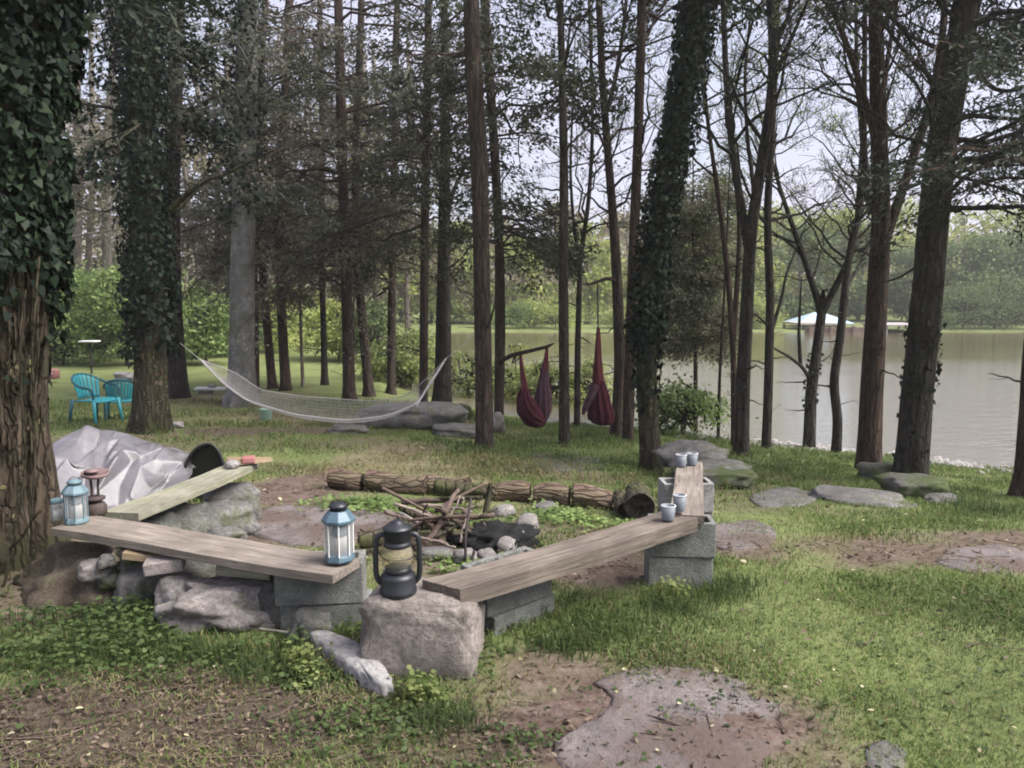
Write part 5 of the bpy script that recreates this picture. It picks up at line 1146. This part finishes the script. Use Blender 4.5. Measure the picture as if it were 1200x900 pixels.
mb = MB(); cloth_lobe(mb, [(639, 430, 3.5), (637, 448, 6), (636, 465, 9), (636, 480, 9), (637, 490, 6), (638, 495, 2)], Yh + .12, 2); mb.build('back_cloth', M['purple'], r, r0_)
mb = MB(); cloth_lobe(mb, [(610, 416, 1.6), (612, 436, 2.6), (614, 450, 4), (615, 458, 5)], Yh, 3, folds=4); mb.build('hanging_strap', M['redstrap'], r, r0_)
mb = MB(); cloth_lobe(mb, [(641, 406, 1.6), (640, 420, 2.8), (639, 434, 4)], Yh + .12, 4, folds=4); mb.build('hanging_strap', M['redstrap'], r, r0_)
Yg = 11.4; r0_ = P(703, 498, Yg); r = thing('hanging_hammock', 'maroon cloth hammock hanging from one point as a bag, right of the two', 'hammock', r0_, group='maroon hanging hammocks')
mb = MB(); cloth_lobe(mb, [(701, 446, 6), (702, 458, 9), (703, 472, 12), (704, 486, 14), (704, 494, 13), (703, 497, 9), (703, 498.5, 1)], Yg, 5); mb.build('seat_cloth', M['maroon'], r, r0_)
mb = MB(); cloth_lobe(mb, [(701, 384, 1.8), (701, 402, 3), (701, 425, 4.2), (701, 450, 6.5)], Yg, 6, folds=4); mb.build('hanging_strap', M['redstrap'], r, r0_)
mb = MB(); cloth_lobe(mb, [(698, 450, 4), (693, 462, 4.5), (687, 476, 3.5), (683, 486, 1.5)], Yg - .1, 7, folds=4); mb.build('loose_end', M['purple'], r, r0_)
mb = MB(); a_ = P(700, 332, 11.75); b_ = P(701, 386, Yg); mb.tubes(np.array([a_, (a_ + b_) / 2, b_]), np.full(3, .012), 6); mb.build('rope', M['iron'], r, r0_)

# ------------------------------------------------------------------ small far things
g_ = P(60, 437, 20.); r = thing('red_box', 'small faded red box on a thin post in the left clearing', 'box', (g_[0], 20., gz(g_[0], 20.)))
zt = g_[2] - gz(g_[0], 20.)
MB().tubes(np.array([(-.06, 0, 0), (-.06, 0, zt * .5), (-.06, 0, zt)]), np.full(3, .02), 6).build('post', M['iron'], r)
MB().box((-.2, -.15, zt - .16), (.16, .15, zt + .10)).build('box_body', M['red_paint'], r, bevel=.05)
MB().box((-.17, -.156, zt - .02), (.12, -.151, zt + .02)).build('painted_highlight', M['white_paint'], r, smooth=False)  # white strip that paints a highlight onto the red box
g_ = P(105, 400, 22.); r = thing('bird_table', 'pale bird table top before the green bushes above the chairs', 'bird table', (g_[0], 22., gz(g_[0], 22.))); zt = g_[2] - gz(g_[0], 22.)
MB().box((-.24, -.16, zt - .02), (.24, .16, zt + .02)).build('table_top', M['white_paint'], r, bevel=.008); MB().tubes(np.array([(0, 0, 0), (0, 0, zt * .5), (0, 0, zt - .02)]), np.full(3, .028), 6).build('post', M['brown_bark'], r)
g_ = P(246, 455, 17.5); r = thing('stone_pile', 'whitish boards and stones lying flat left of the thick grey trunk', 'rubble', (g_[0], 17.5, gz(g_[0], 17.5)))
MB().box((-.32, -.15, .10), (.34, .15, .15)).build('board', M['white_paint'], r, bevel=.01, rot=(0, .02, .1)); rock('support_stone', None, (-.1, 0, .04), (.3, .2, .14), 'pale_stone', .4, .2, 93, sub=3, parent=r); rock('top_stone', None, (.05, 0, .19), (.2, .14, .1), 'pale_stone', .3, .2, 94, sub=3, parent=r)
g_ = P(219 + 0, 462, 14.8); slab('marker_stone', 'upright whitish stone leaning at the mossy foot of the grey trunk', [(261, 470), (268, 467), (270, 474), (263, 478)], .12, 'pale_stone', seed=20)
g_ = G(312, 492); r = thing('bucket', 'small pale green bucket under the left end of the hammock', 'bucket', g_)
MB().lathe([(.075, 0), (.08, .01), (.10, .17), (.104, .18), (.094, .18), (.07, .015)], 20).build('pail', M['bucket'], r); th = np.linspace(0, PI, 14); MB().tubes(np.stack([.1 * np.cos(th), 0 * th, .17 + .06 * np.sin(th)], -1), np.full(14, .004), 5, ref=(0, 1, 0)).build('handle', M['iron'], r)
# canopy tent + dock + timber wall on the far bank
cx = P(958, 380, 53.)[0]; gb = gz(cx, 53.); r = thing('canopy_tent', 'pale blue pop-up canopy on the far bank of the pond', 'canopy', (cx, 53., gb)); ze = P(958, 378, 53.)[2] - gb; zp = P(958, 366, 53.)[2] - gb
V = [(-1.9, -1.5, ze), (1.9, -1.5, ze), (1.9, 1.5, ze), (-1.9, 1.5, ze), (-.3, 0, zp), (.3, 0, zp)]
mb = MB(); mb.add(V, [np.array([[0, 1, 5, 4], [2, 3, 4, 5]]), np.array([[1, 2, 5], [3, 0, 4]])]); o = mb.build('canopy_roof', M['canopy_cloth'], r, smooth=False); sm = o.modifiers.new('solid', 'SOLIDIFY'); sm.thickness = .05
for sx in (-1, 1):
    for sy in (-1, 1): MB().tubes(np.array([(sx * 1.8, sy * 1.4, 0), (sx * 1.8, sy * 1.4, ze / 2), (sx * 1.8, sy * 1.4, ze)]), np.full(3, .05), 6).build('leg', M['white_paint'], r)
for u, Yd, wx, lab in ((946, 49.5, 2.4, 'whitish small dock on the far bank left of the Y-forked tree'), (1046, 47.5, 2.6, 'pale dock platform on the far bank between the two stout right trunks')):
    cx = P(u, 392, Yd)[0]; r = thing('dock', lab, 'dock', (cx, Yd, WATER), group='docks on the far bank')
    MB().box((-wx / 2, -1.6, .42), (wx / 2, 1.6, .52)).build('deck', M['dock'], r, smooth=False, bevel=.01)
    for sx in (-1, 1):
        for sy in (-1, 1): MB().tubes(np.array([(sx * wx * .42, sy * 1.4, -.9), (sx * wx * .42, sy * 1.4, 0), (sx * wx * .42, sy * 1.4, .41)]), np.full(3, .09), 8).build('pile', M['dock'], r)
cx = P(985, 400, 47.2)[0]; r = thing('timber_wall', 'brown timber retaining wall at the far water edge', 'retaining wall', (cx, 47.2, WATER))
mb = MB()
for k in range(3): mb.box((-2.2, -.1 - .003 * k, -.4 + k * .24), (2.2, .1, -.4 + k * .24 + .23))
mb.build('planking', M['wallwood'], r, smooth=False, bevel=.01)
for x_ in (-2.3, -.8, .8, 2.3): MB().box((x_ * .85 - .07, -.26, -.6), (x_ * .85 + .07, -.115, .40)).build('wall_post', M['wallwood'], r, smooth=False, bevel=.01)

# ------------------------------------------------------------------ grass, weeds, litter
def blades(name, n, sampler, hgt, wid, m, label, cat='grass', lean=.5):
    x, y, sc = sampler(n); n = len(x); z = H(x, y) - .004
    h = hgt * rng.uniform(.5, 1.3, n) * sc; a = rng.uniform(0, 2 * PI, n); b = rng.uniform(0, 2 * PI, n); ln = rng.uniform(.15, lean * 1.6, n)
    w = wid * rng.uniform(.7, 1.3, n) * sc
    sx, sy = np.cos(a) * w / 2, np.sin(a) * w / 2; lx, ly = np.cos(b) * ln * h, np.sin(b) * ln * h
    p = np.stack([x, y, z], -1); V = np.zeros((n, 5, 3))
    V[:, 0] = p + np.stack([sx, sy, 0 * sx], -1); V[:, 1] = p - np.stack([sx, sy, 0 * sx], -1)
    mid = p + np.stack([lx * .35, ly * .35, h * .6], -1)
    V[:, 2] = mid - np.stack([sx, sy, 0 * sx], -1) * .8; V[:, 3] = mid + np.stack([sx, sy, 0 * sx], -1) * .8
    V[:, 4] = p + np.stack([lx, ly, h * np.maximum(.35, 1 - ln * .5)], -1)
    i = np.arange(n)[:, None] * 5
    mb = MB(); mb.add(V, [i + np.array([[0, 1, 2, 3]]), i + np.array([[3, 2, 4]])])
    o = mb.build(name, M[m], smooth=False); tag(o, label, cat, kind='stuff'); return o
def sampler_grass(kind):
    def f(n):
        # uniform in (azimuth, log depth) gives even density in the picture
        N = n * 4; yy = np.exp(rng.uniform(math.log(1.6), math.log(16), N)); a = np.sign(rng.uniform(-1, 1, N)) * np.where(rng.random(N) < .72, rng.uniform(0, .78, N), rng.uniform(.78, 1.7, N)); x = a * yy; y = yy
        d, l, dr = cover(x, y); pa_ = fbm(x * 2.3, y * 2.3, 55, 3)
        pg = (1 - d) ** 1.6 * (1 - .55 * l) * sst(.22, .55, pa_ + .15) * (.3 + .7 * sst(-1.6, .2, x + .0 * y) + .4 * (y > 8))
        if kind == 'green': p = pg * (1 - .75 * dr)
        else: p = (.25 * (1 - d) + .9 * dr * (1 - .9 * d)) * sst(.3, .6, pa_ + .1)
        ok = (rng.random(N) < p) & (H(x, y) > WATER + .05)
        x, y = x[ok][:n], y[ok][:n]; sc = np.interp(y, [2, 5, 10, 16], [.8, 1.1, 1.7, 2.4]) * (.45 + 1.15 * vn(x * 1.6, y * 1.6, 66) * (.5 + vn(x * 6, y * 6, 67))); return x, y, sc
    return f
blades('lawn_grass', 195000, sampler_grass('green'), .042, .0052, 'grass', 'short green grass over the clearing', lean=.9)
blades('straw_grass', 58000, sampler_grass('dry'), .04, .0055, 'dry_grass', 'tan dead grass matted between the trees', lean=1.1)
def tuft_sampler(spots):
    def f(n):
        k = rng.integers(len(spots), size=n); X_ = np.zeros(n); Y_ = np.zeros(n)
        for q, (u, v, r_) in enumerate(spots):
            g = G(u, v); w_ = k == q; X_[w_] = g[0] + rng.normal(0, r_ * .5, w_.sum()); Y_[w_] = g[1] + rng.normal(0, r_ * .38, w_.sum())
        return X_, Y_, np.interp(Y_, [2, 6], [.9, 1.2]) * rng.uniform(.6, 1.2, n)
    return f
blades('tall_grass', 5200, tuft_sampler([(210, 765, .14), (260, 770, .12), (180, 770, .2), (90, 770, .25), (690, 735, .25), (720, 745, .25), (520, 850, .15), (660, 760, .15), (840, 700, .2), (300, 790, .15), (780, 715, .2), (1120, 590, .3), (1150, 600, .3), (855, 690, .15)]), .085, .005, 'lush', 'taller fresh green grass tufts beside the stones and benches', lean=.6)
def weeds(name, n, spots, size, hmax, m, label, tpl=OVAL):
    k = rng.integers(len(spots), size=n); c = np.zeros((n, 3))
    for q, (u, v, rx, ry) in enumerate(spots):
        g = G(u, v); w_ = k == q; c[w_, 0] = g[0] + rng.normal(0, rx * .5, w_.sum()); c[w_, 1] = g[1] + rng.normal(0, ry * .5, w_.sum())
    pat = fbm(c[:, 0] * 5, c[:, 1] * 5, 88, 3); ok = pat > .40; c = c[ok]; pat = pat[ok]; n = len(c)
    c[:, 2] = H(c[:, 0], c[:, 1]) + .008 + hmax * rng.random(n) * sst(.38, .65, pat)
    a = rng.uniform(0, 2 * PI, n); d = np.stack([np.cos(a), np.sin(a), rng.normal(.1, .3, n)], -1); nn = nrm(np.array([0, 0, 1.]) + rng.normal(0, .35, (n, 3)))
    sz = rng.uniform(.5, 1.3, n) * size; mb = MB(); leaves(mb, c, d, nn, sz, sz * .85, tpl, .2)
    # stalks under the taller leaves
    t = c[c[:, 2] > H(c[:, 0], c[:, 1]) + hmax * .3]; g = t.copy(); g[:, 2] = H(t[:, 0], t[:, 1]) - .005; g[:, :2] += rng.normal(0, .008, (len(t), 2))
    if len(t): mb.tubes(np.stack([g, (g + t) / 2, t], 1), np.full((1, 3), .0012), 3)
    tag(mb.build(name, M[m], smooth=True), label, 'weeds', kind='stuff')
weeds('ground_ivy_weeds', 5600, [(110, 700, .5, .2), (90, 745, .75, .4), (170, 725, .6, .35), (230, 760, .6, .35), (60, 780, .6, .35), (130, 700, .4, .25)], .024, .10, 'lush', 'lush broad-leaved weeds in front of the left plank')
weeds('clover_weeds', 3000, [(360, 800, .14, .10), (450, 850, .5, .2), (620, 690, .15, .15), (590, 770, .3, .2), (520, 850, .5, .25), (450, 850, .4, .3), (880, 800, .8, .6), (1000, 720, 1., .8), (1100, 820, .7, .5), (620, 880, .3, .2)], .020, .045, 'lush', 'small clover-like weeds in the foreground grass')
weeds('pit_weeds', 3200, [(450, 596, .55, .25), (430, 592, .5, .2), (640, 606, .6, .3), (670, 612, .4, .25), (450, 660, .35, .2), (520, 665, .3, .15), (490, 600, .4, .2), (240, 615, .4, .25), (760, 620, .3, .3)], .035, .06, 'bush_leaf', 'fresh weeds sprouting round the fire pit and log row')
weeds('yellow_weeds', 500, [(350, 785, .08, .08), (365, 800, .08, .08), (780, 700, .12, .1), (500, 825, .1, .08)], .022, .10, 'young_leaf', 'yellow-green weed sprigs beside the pale slab')
def litter():
    N = 120000; yy = np.exp(rng.uniform(math.log(1.8), math.log(14), N)); a = rng.uniform(-1.1, 1.1, N); x = a * yy; y = yy
    d, l, dr = cover(x, y); p = np.clip(.03 + l * .62 + d * .22 + dr * .10, 0, 1) * (.4 + .9 * vn(x * 6, y * 6, 12))
    ok = rng.random(N) < p; x, y = x[ok], y[ok]; n = len(x)
    c = np.stack([x, y, H(x, y) + rng.uniform(.004, .022, n)], -1); aa = rng.uniform(0, 2 * PI, n)
    dd = np.stack([np.cos(aa), np.sin(aa), rng.normal(0, .25, n)], -1); nn = nrm(np.array([0, 0, 1.]) + rng.normal(0, .4, (n, 3)))
    sz = rng.uniform(.4, 1.4, n) * .021 * np.interp(y, [2, 6, 14], [.85, 1.5, 2.8]); mb = MB(); leaves(mb, c, dd, nn, sz, sz * rng.uniform(.25, .7, n), OVAL, .35)
    tag(mb.build('leaf_litter', M['litter'], smooth=True), 'brown dead leaves and chips scattered over the ground', 'leaf litter', kind='stuff')
    # pale fallen leaves
    n = 170; yy = np.exp(rng.uniform(math.log(2.3), math.log(9), n)); a = rng.uniform(-.72, .72, n); x = a * yy
    c = np.stack([x, yy, H(x, yy) + .022], -1); aa = rng.uniform(0, 2 * PI, n); dd = np.stack([np.cos(aa), np.sin(aa), rng.normal(0, .2, n)], -1)
    sz = rng.uniform(.5, 1.3, n) * .024 * np.interp(yy, [2, 9], [.8, 1.8]); mb = MB(); leaves(mb, c, dd, nrm(np.array([0, 0, 1.]) + rng.normal(0, .3, (n, 3))), sz, sz * .6, OVAL, .3)
    tag(mb.build('pale_leaf_litter', M['pale_leaf'], smooth=True), 'pale yellowish fallen leaves dotted over grass and dirt', 'leaf litter', kind='stuff')
    # twigs
    n = 1500; yy = np.exp(rng.uniform(math.log(2.2), math.log(9), n)); a = rng.uniform(-.75, .75, n); x = a * yy; d, l, dr = cover(x, yy)
    ok = rng.random(n) < .06 + .8 * l + .3 * d; x, yy = x[ok], yy[ok]; n = len(x); L = rng.uniform(.02, .13, n); aa = rng.uniform(0, 2 * PI, n)
    s = np.linspace(-1, 1, 4); px = x[:, None] + np.cos(aa)[:, None] * L[:, None] * s + rng.normal(0, .004, (n, 4)); py = yy[:, None] + np.sin(aa)[:, None] * L[:, None] * s + rng.normal(0, .004, (n, 4))
    mb = MB(); mb.tubes(np.stack([px, py, H(px, py) + .012], -1), rng.uniform(.0012, .0032, (n, 1)), 4)
    tag(mb.build('twig_litter', M['stick']), 'fallen twigs scattered in the foreground litter', 'twigs', kind='stuff')
litter()
# pale stones added in place of the sparkle along the near water edge
def shore():
    mb = MB(); n = 0
    bm = bmesh.new(); bmesh.ops.create_icosphere(bm, subdivisions=1, radius=1); v0 = np.array([v.co[:] for v in bm.verts]); f0 = np.array([[v.index for v in f.verts] for f in bm.faces]); bm.free()
    for _ in range(900):
        a = rng.uniform(.15, .80); yy = None
        for y in np.arange(9, 19, .1):
            if H(a * y, y) < WATER + .05: yy = y; break
        if yy is None: continue
        y = yy + rng.normal(0, .28); x = a * y; s = rng.uniform(.02, .09)
        mb.add(v0 * np.array([s * rng.uniform(.8, 1.5), s, s * .6]) * (1 + rng.normal(0, .12, (len(v0), 1))) + [x, y, max(gz(x, y), WATER - .03)], [f0])
    tag(mb.build('shore_sparkle_stones', M['pale_stone'], smooth=False), 'pale stones added as sparkle along the near water edge', 'stones', kind='stuff')
shore()
# vines hanging on the big near trunk
vn_ = thing('hanging_vine', 'bare pale vines trailing down the big near trunk beside the plank', 'vine', (Q1[0][0] + .3, 3.88, gz(-2.4, 3.88)))
for k, pts in enumerate([[(48, 598), (30, 625), (12, 640), (5, 690), (2, 720)], [(40, 680), (28, 700), (24, 715)], [(45, 300), (38, 420), (42, 520), (36, 600), (30, 700)], [(30, 340), (22, 460), (26, 560), (14, 660)]]):
    W = np.array([P(u, v, 3.80 + .02 * k) for u, v in pts]); Q, R = resample(W, np.full(len(W), .008 - .001 * k), 30); Q += np.cumsum(rng.normal(0, .003, Q.shape), axis=0)
    MB().tubes(Q, R, 6).build('vine_stem', M['near_bark'], vn_, vn_.location[:])

# ------------------------------------------------------------------ air
HAZE = .0014
if HAZE:
    t = NT('evening air'); pv_ = t.n('ShaderNodeVolumePrincipled'); pv_.inputs['Color'].default_value = (.93, .92, .90, 1); pv_.inputs['Density'].default_value = HAZE; pv_.inputs['Anisotropy'].default_value = .3
    t.l(pv_.outputs[0], t.out.inputs['Volume'])
    o = MB().box((-245, -35, -3.4), (245, 285, 19)).build('haze', t.m, smooth=False); tag(o, 'thin pale evening haze between the trees', 'haze', kind='stuff')
# ------------------------------------------------------------------ sky, sun, camera
w = bpy.data.worlds.new('World'); bpy.context.scene.world = w; w.use_nodes = True
nt = w.node_tree; nt.nodes.clear()
SUN_EL, SUN_AZ = math.radians(50), math.radians(105)     # azimuth measured from +Y towards +X
sky = nt.nodes.new('ShaderNodeTexSky'); sky.sky_type = 'NISHITA'; sky.sun_disc = False; sky.sun_elevation = SUN_EL; sky.sun_rotation = SUN_AZ
sky.dust_density = 3.; sky.air_density = 1.2
tc = nt.nodes.new('ShaderNodeTexCoord'); no = nt.nodes.new('ShaderNodeTexNoise'); no.inputs['Scale'].default_value = 3.2; no.inputs['Detail'].default_value = 6
mp = nt.nodes.new('ShaderNodeMapping'); mp.inputs['Scale'].default_value = (1, 1, 2.2)
nt.links.new(tc.outputs['Generated'], mp.inputs[0]); nt.links.new(mp.outputs[0], no.inputs['Vector'])
rp_ = nt.nodes.new('ShaderNodeValToRGB'); rp_.color_ramp.elements[0].position = .35; rp_.color_ramp.elements[0].color = (.55, .55, .55, 1); rp_.color_ramp.elements[1].position = .6; rp_.color_ramp.elements[1].color = (.95, .95, .95, 1)
nt.links.new(no.outputs['Fac'], rp_.inputs[0])
mx = nt.nodes.new('ShaderNodeMix'); mx.data_type = 'RGBA'; nt.links.new(rp_.outputs[0], mx.inputs[0]); nt.links.new(sky.outputs[0], mx.inputs[6]); mx.inputs[7].default_value = (4.05, 4.0, 5.0, 1)
bg = nt.nodes.new('ShaderNodeBackground'); bg.inputs['Strength'].default_value = .05
ou = nt.nodes.new('ShaderNodeOutputWorld'); nt.links.new(mx.outputs[2], bg.inputs[0]); nt.links.new(bg.outputs[0], ou.inputs[0])
sl = bpy.data.lights.new('sun', 'SUN'); sl.energy = 2.3; sl.angle = math.radians(42); sl.color = (1, .955, .90)
so = bpy.data.objects.new('sun', sl); C.objects.link(so)
sd = Vector((math.sin(SUN_AZ) * math.cos(SUN_EL), math.cos(SUN_AZ) * math.cos(SUN_EL), math.sin(SUN_EL)))
so.rotation_euler = (-sd).to_track_quat('-Z', 'Y').to_euler(); so.location = (0, 0, 30)
cam = bpy.data.cameras.new('camera'); cam.sensor_width = 36; cam.lens = 36 * F / 1200; cam.clip_end = 2000; cam.clip_start = .05
co = bpy.data.objects.new('camera', cam); C.objects.link(co); co.location = (0, 0, CAMZ); co.rotation_euler = (PI / 2 - PITCH, 0, 0)
sc = bpy.context.scene; sc.camera = co
sc.view_settings.view_transform = 'Standard'; sc.view_settings.look = 'None'; sc.view_settings.exposure = 2.13; sc.view_settings.gamma = 1
sc.render.engine = 'CYCLES'; cy = sc.cycles
cy.max_bounces = 6; cy.diffuse_bounces = 3; cy.glossy_bounces = 3; cy.transmission_bounces = 3; cy.transparent_max_bounces = 8
cy.caustics_reflective = False; cy.caustics_refractive = False
cy.use_denoising = True
try: cy.denoiser = 'OPENIMAGEDENOISE'
except Exception: pass
cy.filter_width = 1.9
cy.use_adaptive_sampling = True; cy.adaptive_threshold = .02
